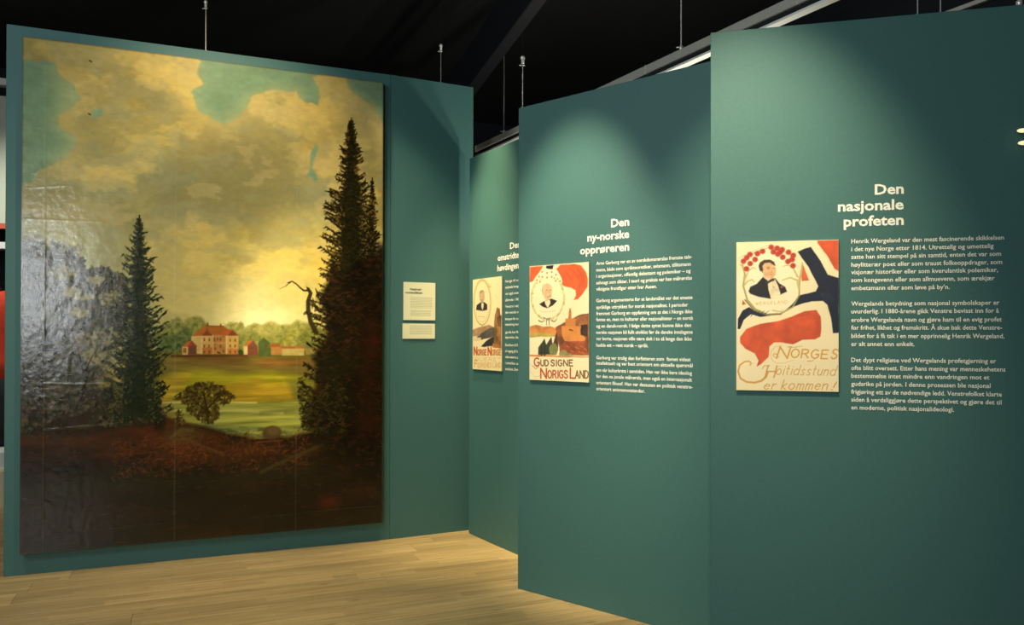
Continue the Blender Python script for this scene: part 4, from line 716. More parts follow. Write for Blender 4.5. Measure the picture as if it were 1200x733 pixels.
# --- middle panel: church by the fjord
t4, S = poster(p4, 0.0950, 1.2184, 0.4117, 0.6513, 'poster of a brown church by a fjord reading Gud signe Norigs Land', 190, 290, (238, 226, 178))
S.img *= (1 + .05 * S.noise(9, 5, 4)[..., None])
for pts, c, tx in [([(0.001, 0.6479), (0.0957, 0.6469), (0.0822, 0.6247), (0.0415, 0.5849), (0.0278, 0.5671), (0.0004, 0.5605)], (212, 92, 44), 0.12), ([(0.1209, 0.6454), (0.1735, 0.6483), (0.1656, 0.6261), (0.1354, 0.6279), (0.1156, 0.6322)], (34, 32, 44), 0.1), ([(0.1942, 0.626), (0.2169, 0.6467), (0.3151, 0.6466), (0.3585, 0.6339), (0.3892, 0.602), (0.4044, 0.5612), (0.4025, 0.5164), (0.3707, 0.4775), (0.3397, 0.4509), (0.3085, 0.4468), (0.3273, 0.4716), (0.3242, 0.4995), (0.2961, 0.5159), (0.2517, 0.523), (0.2326, 0.5341), (0.2295, 0.5701), (0.2103, 0.6019)], (212, 92, 44), 0.14), ([(0.0028, 0.3072), (0.0534, 0.313), (0.1006, 0.3035), (0.1537, 0.3066), (0.1865, 0.2948), (0.219, 0.2997), (0.2188, 0.2556), (0.0024, 0.2483)], (196, 126, 64), 0.3), ([(0.0025, 0.2644), (0.0735, 0.272), (0.1404, 0.269), (0.1929, 0.2583), (0.1928, 0.2489), (0.0734, 0.2471), (0.0024, 0.243)], (178, 158, 72), 0.2), ([(0.1865, 0.3), (0.219, 0.3126), (0.2704, 0.3351), (0.3083, 0.3498), (0.3583, 0.3692), (0.4123, 0.3756), (0.4123, 0.1465), (0.2185, 0.1439), (0.2058, 0.2219)], (140, 84, 48), 0.4), ([(0.3083, 0.3345), (0.3583, 0.3591), (0.4123, 0.3731), (0.4123, 0.2977), (0.3333, 0.3087)], (176, 112, 66), 0.4), ([(0.2317, 0.2504), (0.2477, 0.2219), (0.3829, 0.2247), (0.3921, 0.2373), (0.3706, 0.2627), (0.352, 0.3034), (0.2767, 0.3083), (0.2287, 0.3047)], (214, 138, 66), 0.1), ([(0.2551, 0.3456), (0.3209, 0.3445), (0.324, 0.3047), (0.255, 0.3019)], (208, 130, 62), 0.1), ([(0.2768, 0.376), (0.2958, 0.3756), (0.2957, 0.3439), (0.2736, 0.3443)], (200, 120, 58), 0.1), ([(0.2845, 0.404), (0.2908, 0.4038), (0.2958, 0.3756), (0.2768, 0.376)], (190, 110, 52), 0.1), ([(0.2477, 0.2219), (0.3829, 0.2232), (0.4074, 0.1515), (0.2185, 0.1491), (0.2122, 0.1959)], (160, 80, 44), 0.3), ([(0.3551, 0.3085), (0.4044, 0.3129), (0.4043, 0.2474), (0.3582, 0.2577)], (58, 44, 34), 0.4), ([(0.066, 0.1445), (0.0663, 0.1844), (0.1103, 0.2375), (0.1234, 0.2006), (0.1568, 0.2454), (0.1664, 0.1956), (0.1929, 0.2687), (0.2057, 0.2115), (0.2023, 0.1698), (0.1859, 0.1461)], (52, 56, 40), 0.5), ([(0.1413, 0.185), (0.1599, 0.2113), (0.1862, 0.2114), (0.2024, 0.1854), (0.1957, 0.1488), (0.1465, 0.1482)], (128, 130, 74), 0.25), ([(0.212, 0.1568), (0.2315, 0.1778), (0.2572, 0.1729), (0.27, 0.1601), (0.2954, 0.1552), (0.2954, 0.1449), (0.212, 0.1438)], (150, 142, 84), 0.25), ([(0.0017, 0.1437), (0.1662, 0.1421), (0.4123, 0.1414), (0.4123, 0.1354), (0.0016, 0.1329)], (198, 124, 62), 0.2)]:
    S.poly(pts, c, .002, .004, 16, 4, 1, tx, 22, 1, 1)
for pts, w, w2, c in [([(0.1712, 0.5787), (0.1991, 0.5614), (0.2216, 0.537), (0.2372, 0.5072), (0.2446, 0.4743), (0.2434, 0.4408), (0.2337, 0.4091), (0.216, 0.3816), (0.1918, 0.3603), (0.1626, 0.347), (0.1308, 0.3427), (0.0986, 0.348), (0.0688, 0.3626), (0.0436, 0.3854), (0.0253, 0.4146), (0.0152, 0.448), (0.0142, 0.4827), (0.0225, 0.5161), (0.0393, 0.5453), (0.0631, 0.5681), (0.0921, 0.5828)], 0.006, 0.006, (188, 178, 104)), ([(0.1881, 0.5675), (0.2125, 0.5459), (0.2305, 0.5182), (0.2409, 0.4866), (0.243, 0.4535), (0.2365, 0.4212), (0.222, 0.3922), (0.2004, 0.3687), (0.1733, 0.3524), (0.1427, 0.3448), (0.1109, 0.3465), (0.0805, 0.3575), (0.0538, 0.3771), (0.033, 0.4039), (0.0199, 0.4355), (0.0155, 0.4696), (0.0203, 0.5034), (0.0338, 0.5341), (0.0548, 0.5592)], 0.002, 0.002, (226, 214, 150)), ([(0.1042, 0.3535), (0.1241, 0.3453), (0.1506, 0.3526)], 0.004, 0.002, (70, 84, 78)), ([(0.1241, 0.3479), (0.122, 0.3112)], 0.003, 0.002, (90, 98, 84)), ([(0.1407, 0.3476), (0.1419, 0.3109)], 0.003, 0.002, (90, 98, 84)), ([(0.0671, 0.3383), (0.0873, 0.33), (0.1074, 0.3376)], 0.004, 0.002, (110, 112, 70)), ([(0.1604, 0.3368), (0.1801, 0.3313), (0.1964, 0.3466)], 0.004, 0.002, (110, 112, 70)), ([(0.283, 0.2862), (0.3051, 0.2809)], 0.004, 0.003, (80, 44, 26)), ([(0.352, 0.3136), (0.3582, 0.2983), (0.352, 0.2882)], 0.004, 0.003, (200, 130, 70)), ([(0.0041, 0.0926), (0.0143, 0.0713), (0.0038, 0.0495), (0.0516, 0.008)], 0.0012, 0.001, (200, 190, 150)), ([(0.1327, 0.053), (0.0992, 0.0308), (0.0449, 0.0185)], 0.0012, 0.001, (200, 190, 150)), ([(0.1103, 0.2323), (0.1098, 0.1477)], 0.002, 0.008, (40, 48, 34)), ([(0.0866, 0.2058), (0.0877, 0.1474)], 0.002, 0.008, (40, 48, 34)), ([(0.1568, 0.2427), (0.1566, 0.2113)], 0.002, 0.008, (90, 50, 34)), ([(0.1962, 0.2687), (0.196, 0.2114)], 0.002, 0.01, (96, 56, 36)), ([(0.2452, 0.4617), (0.2559, 0.4528)], 0.0045, 0.0015, (206, 198, 136)), ([(0.2427, 0.4367), (0.2496, 0.4249)], 0.0045, 0.0015, (168, 158, 86)), ([(0.2353, 0.4129), (0.2376, 0.3996)], 0.0045, 0.0015, (226, 218, 170)), ([(0.2235, 0.3913), (0.2207, 0.3782)], 0.0045, 0.0015, (206, 198, 136)), ([(0.2076, 0.3727), (0.2001, 0.3614)], 0.0045, 0.0015, (168, 158, 86)), ([(0.1884, 0.3581), (0.177, 0.35)], 0.0045, 0.0015, (226, 218, 170)), ([(0.1665, 0.3481), (0.1527, 0.3443)], 0.0045, 0.0015, (206, 198, 136)), ([(0.1429, 0.3432), (0.1283, 0.3441)], 0.0045, 0.0015, (168, 158, 86)), ([(0.1186, 0.3436), (0.1052, 0.3492)], 0.0045, 0.0015, (226, 218, 170)), ([(0.0947, 0.3494), (0.0841, 0.359)], 0.0045, 0.0015, (206, 198, 136)), ([(0.0723, 0.3603), (0.0659, 0.3728)], 0.0045, 0.0015, (168, 158, 86)), ([(0.0524, 0.376), (0.051, 0.3897)], 0.0045, 0.0015, (226, 218, 170)), ([(0.0359, 0.3957), (0.0398, 0.409)], 0.0045, 0.0015, (206, 198, 136)), ([(0.0235, 0.4186), (0.0322, 0.4297)], 0.0045, 0.0015, (168, 158, 86)), ([(0.0159, 0.4437), (0.0284, 0.4511)], 0.0045, 0.0015, (226, 218, 170)), ([(0.0135, 0.4697), (0.0281, 0.4725)], 0.0045, 0.0015, (206, 198, 136)), ([(0.0163, 0.4956), (0.0312, 0.4934)], 0.0045, 0.0015, (168, 158, 86)), ([(0.0242, 0.52), (0.0375, 0.5132)], 0.0045, 0.0015, (226, 218, 170)), ([(0.0368, 0.542), (0.0469, 0.5314)], 0.0045, 0.0015, (206, 198, 136)), ([(0.0535, 0.5604), (0.0591, 0.5475)], 0.0045, 0.0015, (168, 158, 86)), ([(0.0735, 0.5746), (0.074, 0.561)], 0.0045, 0.0015, (226, 218, 170)), ([(0.096, 0.5839), (0.0913, 0.5713)], 0.0045, 0.0015, (206, 198, 136)), ([(0.1198, 0.588), (0.1106, 0.5779)], 0.0045, 0.0015, (168, 158, 86)), ([(0.144, 0.5868), (0.1315, 0.5805)], 0.0045, 0.0015, (226, 218, 170)), ([(0.1674, 0.5802), (0.1532, 0.5785)], 0.0045, 0.0015, (206, 198, 136)), ([(0.1891, 0.5688), (0.175, 0.5719)], 0.0045, 0.0015, (168, 158, 86)), ([(0.2082, 0.553), (0.196, 0.5604)], 0.0045, 0.0015, (226, 218, 170)), ([(0.224, 0.5335), (0.215, 0.5443)], 0.0045, 0.0015, (206, 198, 136)), ([(0.2356, 0.5111), (0.2311, 0.524)], 0.0045, 0.0015, (168, 158, 86)), ([(0.2428, 0.4869), (0.2432, 0.5002)], 0.0045, 0.0015, (226, 218, 170)), ([(0.252, 0.6098), (0.288, 0.5748), (0.3087, 0.5408)], 0.0022, 0.001, (190, 72, 36)), ([(0.2774, 0.6287), (0.3194, 0.5959), (0.3461, 0.5642)], 0.0022, 0.001, (190, 72, 36)), ([(0.3337, 0.6203), (0.3659, 0.5858), (0.383, 0.5523)], 0.0022, 0.001, (190, 72, 36)), ([(0.3522, 0.5337), (0.3504, 0.5035), (0.3336, 0.4739)], 0.0022, 0.001, (190, 72, 36)), ([(0.0282, 0.6384), (0.0295, 0.6146), (0.0143, 0.5916)], 0.0022, 0.001, (190, 72, 36)), ([(0.3581, 0.1967), (0.3742, 0.1897)], 0.004, 0.002, (196, 112, 62)), ([(0.3332, 0.1863), (0.3494, 0.1793)], 0.004, 0.002, (196, 112, 62)), ([(0.3828, 0.1816), (0.3988, 0.1747)], 0.004, 0.002, (196, 112, 62)), ([(0.2637, 0.1962), (0.2802, 0.189)], 0.004, 0.002, (196, 112, 62)), ([(0.2954, 0.1706), (0.3118, 0.1636)], 0.004, 0.002, (196, 112, 62)), ([(0.3705, 0.1612), (0.3865, 0.1543)], 0.004, 0.002, (196, 112, 62)), ([(0.3456, 0.166), (0.3618, 0.159)], 0.004, 0.002, (196, 112, 62)), ([(0.3207, 0.1914), (0.3369, 0.1843)], 0.004, 0.002, (196, 112, 62))]:
    S.stroke(pts, w, c, .9, .7, w2)
for (x, y) in [(0.0536, 0.5696), (0.0686, 0.5888), (0.0902, 0.6148), (0.0927, 0.5854), (0.126, 0.6066), (0.159, 0.6099), (0.1889, 0.5938), (0.1588, 0.583), (0.1992, 0.5686), (0.1259, 0.5806), (0.0751, 0.5596), (0.1875, 0.5593), (0.2166, 0.5554)]:
    S.disc(x, y, .016, .012, (244, 232, 190), .95, .4); S.disc(x, y, .007, .006, (224, 138, 48), .95, .6)
for pts, c in [([(0.071, 0.4319), (0.1113, 0.4506), (0.1577, 0.4606), (0.1968, 0.4468), (0.1674, 0.4228), (0.1291, 0.4072), (0.0945, 0.417)], (48, 34, 28)), ([(0.108, 0.4507), (0.1478, 0.4547), (0.151, 0.4337), (0.1311, 0.4082), (0.1146, 0.4296)], (228, 210, 165)), ([(0.0904, 0.5248), (0.0985, 0.5428), (0.1284, 0.5492), (0.158, 0.5349), (0.1625, 0.5061), (0.1578, 0.4777), (0.1379, 0.4524), (0.118, 0.4556), (0.1015, 0.4772), (0.0916, 0.4985)], (226, 182, 134)), ([(0.0904, 0.5248), (0.0949, 0.5036), (0.1015, 0.485), (0.0962, 0.4868), (0.0883, 0.5091)], (176, 140, 100)), ([(0.1201, 0.4739), (0.1578, 0.4777), (0.1531, 0.4649), (0.128, 0.4632)], (206, 176, 136))]:
    S.poly(pts, c, .002, 0, 1, 1, 1, .12, 60)
for pts, w, c in [([(0.1183, 0.509), (0.1315, 0.51)], 0.0018, (110, 74, 50)), ([(0.1447, 0.5094), (0.1566, 0.509)], 0.0018, (110, 74, 50)), ([(0.1401, 0.5044), (0.1446, 0.4886)], 0.0014, (186, 130, 90)), ([(0.13, 0.4751), (0.1512, 0.4764)], 0.002, (150, 110, 80)), ([(0.0742, 0.3949), (0.101, 0.3879), (0.1409, 0.386), (0.1869, 0.3938)], 0.003, (216, 196, 160))]:
    S.stroke(pts, w, c, .75, .8)
write(S, 'G', 0.035, 0.0724, 0.0798, 0.0456, 0.0042, (180, 62, 34), 0.0, 0.22, 0.0009, 1.0, None)
S.stroke([(0.0213, 0.0822), (0.0451, 0.064), (0.069, 0.0779)], 0.002, (180, 62, 34), .9, .6, 0.001)
write(S, 'UD', 0.0826, 0.1362, 0.082, 0.033, 0.0034, (110, 72, 38), 0, 0.3, 0.0012, 1.0, None)
write(S, 'SIGNE', 0.1561, 0.3047, 0.0836, 0.0326, 0.0034, (110, 72, 38), 0, 0.35, 0.0033, 1.0, None)
write(S, 'N', 0.0822, 0.1226, 0.0132, 0.0533, 0.0046, (184, 66, 34), 0.0, 0.22, 0.0013, 1.0, None)
write(S, 'ORIGS', 0.1326, 0.2696, 0.0149, 0.0412, 0.0038, (184, 74, 38), 0, 0.28, 0.0044, 1.0, None)
write(S, 'L', 0.2888, 0.3204, 0.0199, 0.0543, 0.0046, (184, 66, 34), 0.0, 0.22, 0.001, 1.0, None)
write(S, 'AND', 0.3236, 0.4086, 0.021, 0.0401, 0.0034, (120, 76, 40), 0, 0.28, 0.0028, 1.0, None)
o = S.finish('printed_face', M_PRINT, t4); o.location = (0.0950, -0.0112, 1.2184)

# --- farthest panel: oval portrait over a mountain and a figure on a rock
t3, S = poster(p3, 0.0745, 1.2281, 0.4146, 0.6590, 'farthest poster with an oval portrait above a grey mountain and brown statue', 160, 240, (238, 222, 168))
S.img *= (1 + .05 * S.noise(9, 6, 4)[..., None])
for pts, c, tx in [([(0.0025, 0.2924), (0.1272, 0.3122), (0.2346, 0.3248), (0.3001, 0.3111), (0.2346, 0.2584), (0.0025, 0.2376)], (170, 134, 96), 0.2), ([(0.0025, 0.2102), (0.1272, 0.265), (0.2346, 0.2983), (0.3388, 0.3135), (0.3644, 0.2585), (0.2609, 0.232), (0.1272, 0.2152)], (92, 86, 74), 0.3), ([(0.1272, 0.1666), (0.208, 0.2117), (0.313, 0.2453), (0.3644, 0.2194), (0.3516, 0.1801), (0.1813, 0.1647)], (44, 42, 40), 0.3), ([(0.3001, 0.1663), (0.313, 0.2585), (0.3079, 0.3242), (0.3182, 0.3898), (0.3516, 0.4441), (0.3848, 0.4341), (0.3949, 0.3754), (0.41, 0.3363), (0.41, 0.1614)], (150, 104, 54), 0.5), ([(0.3388, 0.3763), (0.41, 0.3882), (0.41, 0.3104), (0.3644, 0.3107)], (96, 76, 48), 0.4), ([(0.0025, 0.2376), (0.1272, 0.2313), (0.1217, 0.2111), (0.0025, 0.2102)], (226, 206, 150), 0.1), ([(0.2871, 0.1925), (0.41, 0.1808), (0.41, 0.1549), (0.2871, 0.1635)], (190, 120, 60), 0.3)]:
    S.poly(pts, c, .003, .006, 14, 5, 1, tx, 18, 1, 1)
for pts, w, w2, c in [([(0.2635, 0.4833), (0.2576, 0.4336), (0.2404, 0.3889), (0.2134, 0.3534), (0.1792, 0.3306), (0.1408, 0.3229), (0.102, 0.3313), (0.0666, 0.3551), (0.0383, 0.3923), (0.0201, 0.4392), (0.0137, 0.4909), (0.0201, 0.5423), (0.0383, 0.588), (0.0666, 0.6235), (0.102, 0.6452), (0.1408, 0.6512), (0.1792, 0.6412), (0.2134, 0.6163), (0.2404, 0.5792), (0.2576, 0.5334), (0.2635, 0.4833)], 0.007, 0.007, (190, 176, 110)), ([(0.2478, 0.4904), (0.2426, 0.4455), (0.2276, 0.4051), (0.204, 0.3731), (0.1742, 0.3526), (0.1408, 0.3458), (0.1071, 0.3534), (0.0764, 0.375), (0.0519, 0.4085), (0.036, 0.4507), (0.0306, 0.4972), (0.036, 0.5435), (0.0519, 0.5846), (0.0764, 0.6166), (0.1071, 0.6363), (0.1408, 0.6418), (0.1742, 0.6329), (0.204, 0.6105), (0.2276, 0.577), (0.2426, 0.5357), (0.2478, 0.4904)], 0.002, 0.002, (206, 170, 110)), ([(0.1408, 0.3229), (0.1135, 0.2853), (0.0998, 0.2447)], 0.004, 0.003, (206, 130, 100)), ([(0.0778, 0.3872), (0.1813, 0.3788)], 0.003, 0.003, (200, 180, 130)), ([(0.2346, 0.617), (0.2609, 0.5893), (0.208, 0.605)], 0.003, 0.002, (190, 140, 80)), ([(0.3388, 0.6119), (0.3771, 0.5905)], 0.002, 0.001, (200, 180, 120)), ([(0.313, 0.5344), (0.3644, 0.5064)], 0.002, 0.001, (200, 180, 120))]:
    S.stroke(pts, w, c, .85, .7, w2)
for pts, c in [([(0.0501, 0.4353), (0.0584, 0.4691), (0.1135, 0.4879), (0.1678, 0.4889), (0.2133, 0.4689), (0.2133, 0.4316), (0.1489, 0.425)], (44, 40, 38)), ([(0.1272, 0.4807), (0.1543, 0.4866), (0.1651, 0.4702), (0.1489, 0.4277), (0.1272, 0.4538)], (228, 212, 170)), ([(0.0943, 0.5359), (0.1053, 0.5666), (0.1408, 0.5745), (0.1732, 0.5598), (0.1759, 0.5128), (0.1543, 0.4866), (0.1217, 0.4903), (0.0998, 0.5086)], (206, 170, 126)), ([(0.1108, 0.5123), (0.1597, 0.5106), (0.1597, 0.4919), (0.1272, 0.4848)], (176, 160, 134)), ([(0.0943, 0.5494), (0.1108, 0.5717), (0.1435, 0.5758), (0.1705, 0.5639), (0.1489, 0.5648), (0.1108, 0.5555)], (150, 130, 100))]:
    S.poly(pts, c, .003, 0, 1, 1, 1, .12, 60)
write(S, 'N', 0.0222, 0.064, 0.1078, 0.0519, 0.008, (196, 78, 44), 0.0, 0.22, 0.0009, 1.0, None)
write(S, 'ORGE', 0.0778, 0.2, 0.1062, 0.0367, 0.006, (190, 120, 70), 0, 0.28, 0.0027, 1.0, None)
write(S, 'N', 0.2266, 0.2688, 0.1095, 0.0505, 0.008, (196, 78, 44), 0.0, 0.22, 0.0009, 1.0, None)
write(S, 'ORGE', 0.2818, 0.4025, 0.1093, 0.0357, 0.006, (200, 140, 80), 0, 0.28, 0.0027, 1.0, None)
write(S, 'DUERET', 0.0445, 0.4025, 0.0605, 0.0246, 0.003, (214, 176, 110), 0, 0.3, 0.0061, 0.7, None)
write(S, 'F', 0.0306, 0.0667, 0.0178, 0.0492, 0.006, (214, 150, 90), 0, 0.3, 0.0012, 0.8, None)
write(S, 'EDRENES', 0.0778, 0.274, 0.0167, 0.0298, 0.004, (216, 170, 104), 0, 0.3, 0.0066, 0.8, None)
write(S, 'LAND', 0.2975, 0.405, 0.0215, 0.0342, 0.004, (216, 170, 104), 0, 0.3, 0.0036, 0.8, None)
o = S.finish('printed_face', M_PRINT, t3); o.location = (0.0745, -0.0112, 1.2281)

# ================================================================== text cards beside the painting
def card(x0, z0, w, h, label, rows, head):
    t = thing('text_card', label, 'sign', (p_plain.location.x, p_plain.location.y, 0), p_plain.rotation_euler.z, 'cream text cards beside the painting')
    bm = bmesh.new(); add_box(bm, x0, x0 + w, -0.0065, -0.0008, z0, z0 + h, 0.0006); make('card_board', bm, M_BOARD, t)
    S = Paint(w, h, max(40, int(w * 700)), max(30, int(h * 700)), (226, 226, 186))
    r = random.Random(int(h * 1000))
    for (fx0, fx1, fy, inkw) in rows:          # tiny print, too small to read: one broken line of ink per row
        x = fx0 * w
        while x < fx1 * w:
            l = r.uniform(.006, .020)
            S.stroke([(x, fy * h), (min(x + l, fx1 * w), fy * h)], inkw, (120, 124, 96), .55, 1.0); x += l + .004
    if head:
        S2 = head(S)
    o = S.finish('printed_face', M_PRINT, t); o.location = (x0, -0.0068, z0)
    return t
def head(S):
    pass
M_INK = plain('black_print', (0.05, 0.055, 0.04), 0.7)
c1 = card(0.0985, 1.5878, 0.2463, 0.2779, 'larger upper cream text card with heading, right of the painting', [(.22, .90, .60 - .034 * i, .0016) for i in range(9)] + [(.22, .86, .255 - .034 * i, .0016) for i in range(5)], None)
lettering('card_heading', c1, [('Nasjonal-', 0.1478, 0.2389, 1.8074), ('romantikken', 0.1108, 0.2438, 1.7823)], .022, .0006, None, M_INK)
for ch_ in c1.children:
    if ch_.name.startswith('card_heading'): ch_.location.y = -0.0062
c2 = card(0.0927, 1.4513, 0.2493, 0.1114, 'small lower cream text card just under the larger one', [(.22, .90, .86 - .09 * i, .0016) for i in range(7)], None)

# ================================================================== wires, clamps and the lighting trunking above the panels
def hook_wire(key, s, hgt, label, dz=0.0):
    t_, L_, H_ = PANELS[key]
    c, sn = math.cos(t_.rotation_euler.z), math.sin(t_.rotation_euler.z)
    x, y = t_.location.x + c * s - sn * TH / 2, t_.location.y + sn * s + c * TH / 2
    w = thing('suspension_wire', label, 'wire', (x, y, H_), 0, 'thin steel wires that hold up the panels')
    bm = bmesh.new(); add_tube(bm, (0, 0, 0), (0, 0, hgt), 0.0028, 6); make('rod', bm, M_WIRE, w)
    bm = bmesh.new(); add_lathe(bm, [(0.003, hgt - .035), (0.009, hgt - .03), (0.009, hgt - .008), (0.013, hgt - .004), (0.013, hgt + .010), (0.004, hgt + .016)], 12)
    add_tube(bm, (-0.022, 0, hgt - .04), (0.012, 0, hgt - .04), 0.004, 6)
    make('clamp', bm, M_CHROME, w, True)
    bm = bmesh.new(); add_tube(bm, (0, 0, hgt), (0, 0, ZC - H_), 0.0005, 5); make('fine_wire', bm, M_BLACK, w)
    bm = bmesh.new(); add_box(bm, -.012, .012, -.006, .006, 0.0, .006, .001); make('foot_plate', bm, M_CHROME, w)
    return w
hook_wire('L', 1.1312, 0.3261, 'hanging wire above the painting partition')
hook_wire('K', 0.3947, 0.2810, 'hanging wire with clamp above the narrow plain partition')
hook_wire('4', 0.012, 0.2938, 'hanging wire at the left corner of the middle panel')
hook_wire('5', 0.8339, 0.45, 'thin dim wire above the nearest panel, left of two')
hook_wire('5', 0.9200, 0.45, 'thin dim wire above the nearest panel, right of two')
hook_wire('5', 1.2083, 0.012, 'small brass clamp on top of the nearest panel at its right end')

def drop_wire(p, ztop, label):
    w = thing('drop_wire', label, 'wire', p, 0, 'long thin steel wires that carry the lighting trunking')
    bm = bmesh.new(); add_tube(bm, (0, 0, 0), (0, 0, ztop - p[2]), 0.0045, 6); make('rod', bm, M_WIRE, w)
    bm = bmesh.new(); add_lathe(bm, [(0.005, 0.0), (0.012, 0.004), (0.012, 0.03), (0.004, 0.036)], 12)
    add_tube(bm, (-.03, 0, .022), (.02, 0, .022), .005, 6); make('clamp', bm, M_CHROME, w, True)
    return w
BA, BB_ = Vector((-0.3177, 7.1337, 3.2009)), Vector((1.6331, 3.6662, 3.2009))
tr = thing('lighting_trunking', 'long pale aluminium lighting trunking hung behind the low panels', 'trunking', BB_, math.atan2((BA - BB_).y, (BA - BB_).x))
TL_ = (BA - BB_).length
bm = bmesh.new(); add_box(bm, 0, TL_, -.03, .03, -.055, 0, .004); make('channel', bm, M_ALU, tr)
bm = bmesh.new(); add_box(bm, 0, TL_, -.012, .012, -.085, -.055); make('lamp_slot', bm, M_BLACK, tr)
bm = bmesh.new(); add_box(bm, 0, TL_, -.026, .026, -.100, -.085, .002); make('lower_flange', bm, M_WHITE, tr)
x_ = 0.35
while x_ < TL_:
    bm = bmesh.new(); add_box(bm, x_ - .004, x_ + .004, -.0315, .0315, -.057, .002, .001); make('joint_cover', bm, M_CHROME, tr); x_ += 1.2
cr = thing('cross_trunking', 'short dim cross trunking meeting the long one behind the far corner', 'trunking', BA + (BB_ - BA).normalized() * -.03, math.atan2((BA - BB_).y, (BA - BB_).x) + math.radians(72))
bm = bmesh.new(); add_box(bm, .035, 1.4, -.03, .03, -.05, 0, .004); make('channel', bm, M_ALU, cr)
bm = bmesh.new(); add_box(bm, .035, 1.4, -.026, .026, -.100, -.085, .002); make('lower_flange', bm, M_ALU, cr)
bm = bmesh.new(); add_box(bm, .035, 1.4, -.010, .010, -.085, -.05); make('lamp_slot', bm, M_BLACK, cr)
drop_wire((-0.0727, 6.6982, 3.2009), ZC - .35, 'thin wire carrying the far end of the pale trunking')
drop_wire((1.0222, 4.7519, 3.2009), ZC, 'thin wire carrying the pale trunking beside the nearest panel')
t2_ = thing('second_trunking', 'thin grey rail just above the nearest panel, toward the right', 'trunking', (2.338, 4.2, 3.2069), math.atan2(-(BA - BB_).y, -(BA - BB_).x))
bm = bmesh.new(); add_box(bm, -.6, 1.5, -.014, .014, -.012, .010, .002); make('rail', bm, M_ALU, t2_)
bm = bmesh.new(); add_box(bm, -.6, 1.5, -.006, .006, -.022, -.012); make('lamp_slot', bm, M_BLACK, t2_)
rp, rq = Vector((-0.5528, 7.0, 3.5779)), Vector((0.2214, 5.2, 3.9303))
raf = struct(bar_between('trim_1', rp - (rq - rp) * .6, rp + (rq - rp) * 1.5, .10, .34, M_TRUSS))


# ================================================================== the next bay, seen past the painting's left edge
def bay(name, label, cat, loc, **k):
    return thing(name, label, cat, loc, RA, **k)
bx, by = -4.9172, 7.6
sb = bay('display_board', 'pale green exhibition board glimpsed past the left edge of the painting wall', 'board', (bx - .1, by, 0))
bm = bmesh.new(); add_box(bm, -1.3, .35, -.02, .02, 2.559, 3.800, .004); make('board', bm, M_PALE, sb)
bm = bmesh.new(); add_box(bm, -1.3, .35, -.03, .03, 2.509, 2.559, .002); make('red_rail', bm, M_REDP, sb)
bm = bmesh.new(); add_box(bm, -1.3, .35, -.05, .05, 3.900, 3.966, .004); make('white_header', bm, M_WHITE, sb)
for s_ in (-1.27, .32):
    bm = bmesh.new(); add_box(bm, s_ - .02, s_ + .02, -.015, .015, 0.0, 3.966, .003); make('post', bm, M_BLACK, sb)
bm = bmesh.new(); add_box(bm, -1.3, .35, -.05, .12, 2.311, 2.377, .003); make('shelf', bm, M_WHITE, sb)
# costume figure on a round white plinth
fx, fy = -4.6235, 7.0
pl = bay('round_plinth', 'white stepped round plinth under the red-coated costume figure', 'plinth', (fx, fy, 0))
bm = bmesh.new(); add_lathe(bm, [(.34, 0), (.34, 0.297), (.33, 0.320)], 32); make('lower_step', bm, M_BOARD, pl, False)
bm = bmesh.new(); add_lathe(bm, [(.30, 0.320), (.30, 0.456), (.27, 0.494)], 32); make('upper_step', bm, M_WHITE, pl, False)
zf = 0.494
cf = bay('costume_figure', 'headless mannequin in a bright red coat and black skirt at the far left edge', 'mannequin', (fx, fy, zf))
HT = 1.878 - zf
bm = bmesh.new(); add_lathe(bm, [(.05, HT + .07), (.045, HT + .05), (.05, HT + .02), (.09, HT)], 20)
make('neck_cap', bm, M_BLKCLOTH, cf, True)
bm = bmesh.new(); add_lathe(bm, [(.20, HT * .42), (.165, HT * .55), (.15, HT * .62), (.175, HT * .75), (.19, HT * .88), (.16, HT * .96), (.07, HT)], 28, 1.15, .75)
for sg in (-1, 1):
    add_tube(bm, (sg * .19, 0, HT * .94), (sg * .245, -.02, HT * .70), .062, 14, .05)
    add_tube(bm, (sg * .245, -.02, HT * .70), (sg * .235, -.10, HT * .48), .05, 14, .04)
make('red_coat', bm, M_REDCLOTH, cf, True)
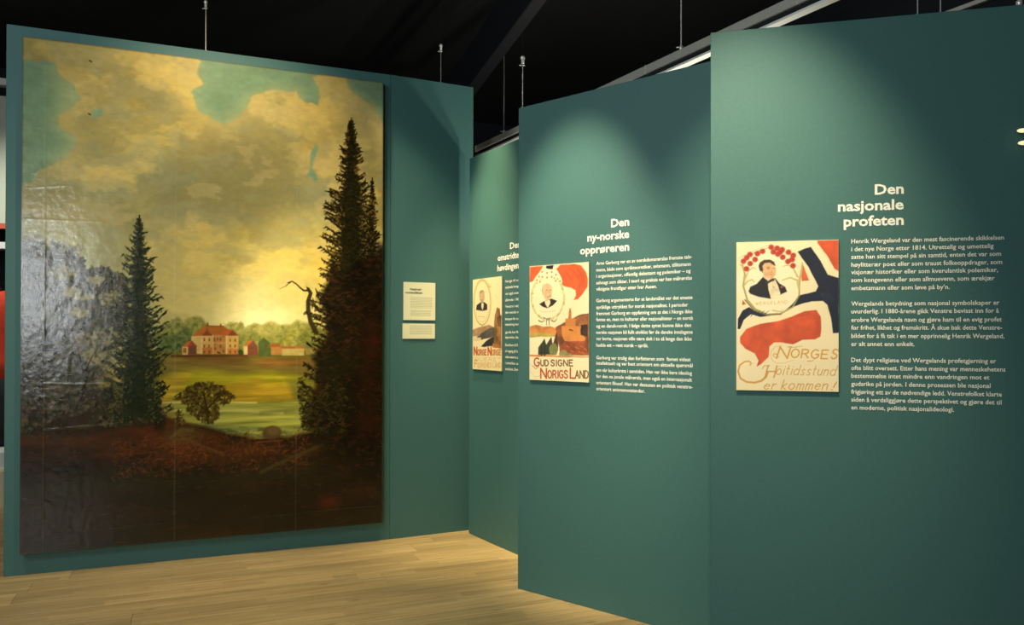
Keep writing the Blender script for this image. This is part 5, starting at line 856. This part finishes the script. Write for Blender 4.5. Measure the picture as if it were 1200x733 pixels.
bm = bmesh.new(); add_lathe(bm, [(.235, .02), (.215, HT * .15), (.20, HT * .30), (.185, HT * .43)], 28, 1.1, .85); make('black_skirt', bm, M_BLKCLOTH, cf, True)
for sg in (-1, 1):
    bm = bmesh.new(); add_lathe(bm, [(.03, HT * .955), (.06, HT * .965), (.06, HT * .985), (.02, HT * .995)], 16, 1.2, 1.0, sg * .19, 0); make('gold_epaulette', bm, M_BRASS, cf, True)
    bm = bmesh.new(); add_lathe(bm, [(.05, 0.0), (.055, .03), (.03, .05)], 14, .8, 1.8, sg * .09, -.03); make('boot', bm, M_BLKCLOTH, cf, True)
    bm = bmesh.new(); add_lathe(bm, [(.018, HT * .42), (.034, HT * .44), (.036, HT * .47), (.028, HT * .49)], 12, 1, .8, sg * .235, -.10); make('hand', bm, M_SKIN, cf, True)
# pair of glints right of the writing, built as made-up glowing lamps
M_GLOW, nt_, b_ = new_mat('warm_glint_glow')
b_.inputs['Base Color'].default_value = (.9, .8, .5, 1)
b_.inputs['Emission Color'].default_value = (1.0, .82, .42, 1); b_.inputs['Emission Strength'].default_value = 0.9
for s_, z_, l_ in ((1.2086, 2.2817, 'upper of two warm glints shaped as small lamps at the right end of the nearest panel'), (1.2115, 2.2326, 'lower of two warm glints shaped as small lamps at the right end of the nearest panel')):
    lp = thing('warm_glint', l_, 'glint', (p5.location.x, p5.location.y, 0), p5.rotation_euler.z, 'two warm glints on the nearest panel')
    bm = bmesh.new(); add_tube(bm, (s_ + .015, 0.0, z_), (s_ + .015, -.05, z_), .004, 8); make('glint_arm', bm, M_BRASS, lp)
    bm = bmesh.new(); add_tube(bm, (s_ - .010, -.05, z_), (s_ + .04, -.05, z_), .011, 14); make('glint_body', bm, M_BRASS, lp, True)
    bm = bmesh.new(); bmesh.ops.create_uvsphere(bm, u_segments=14, v_segments=8, radius=1.0, matrix=Matrix.Translation((s_ - .012, -.05, z_)) @ Matrix.Diagonal((.022, .010, .0085, 1))); make('glint_glow', bm, M_GLOW, lp, True)
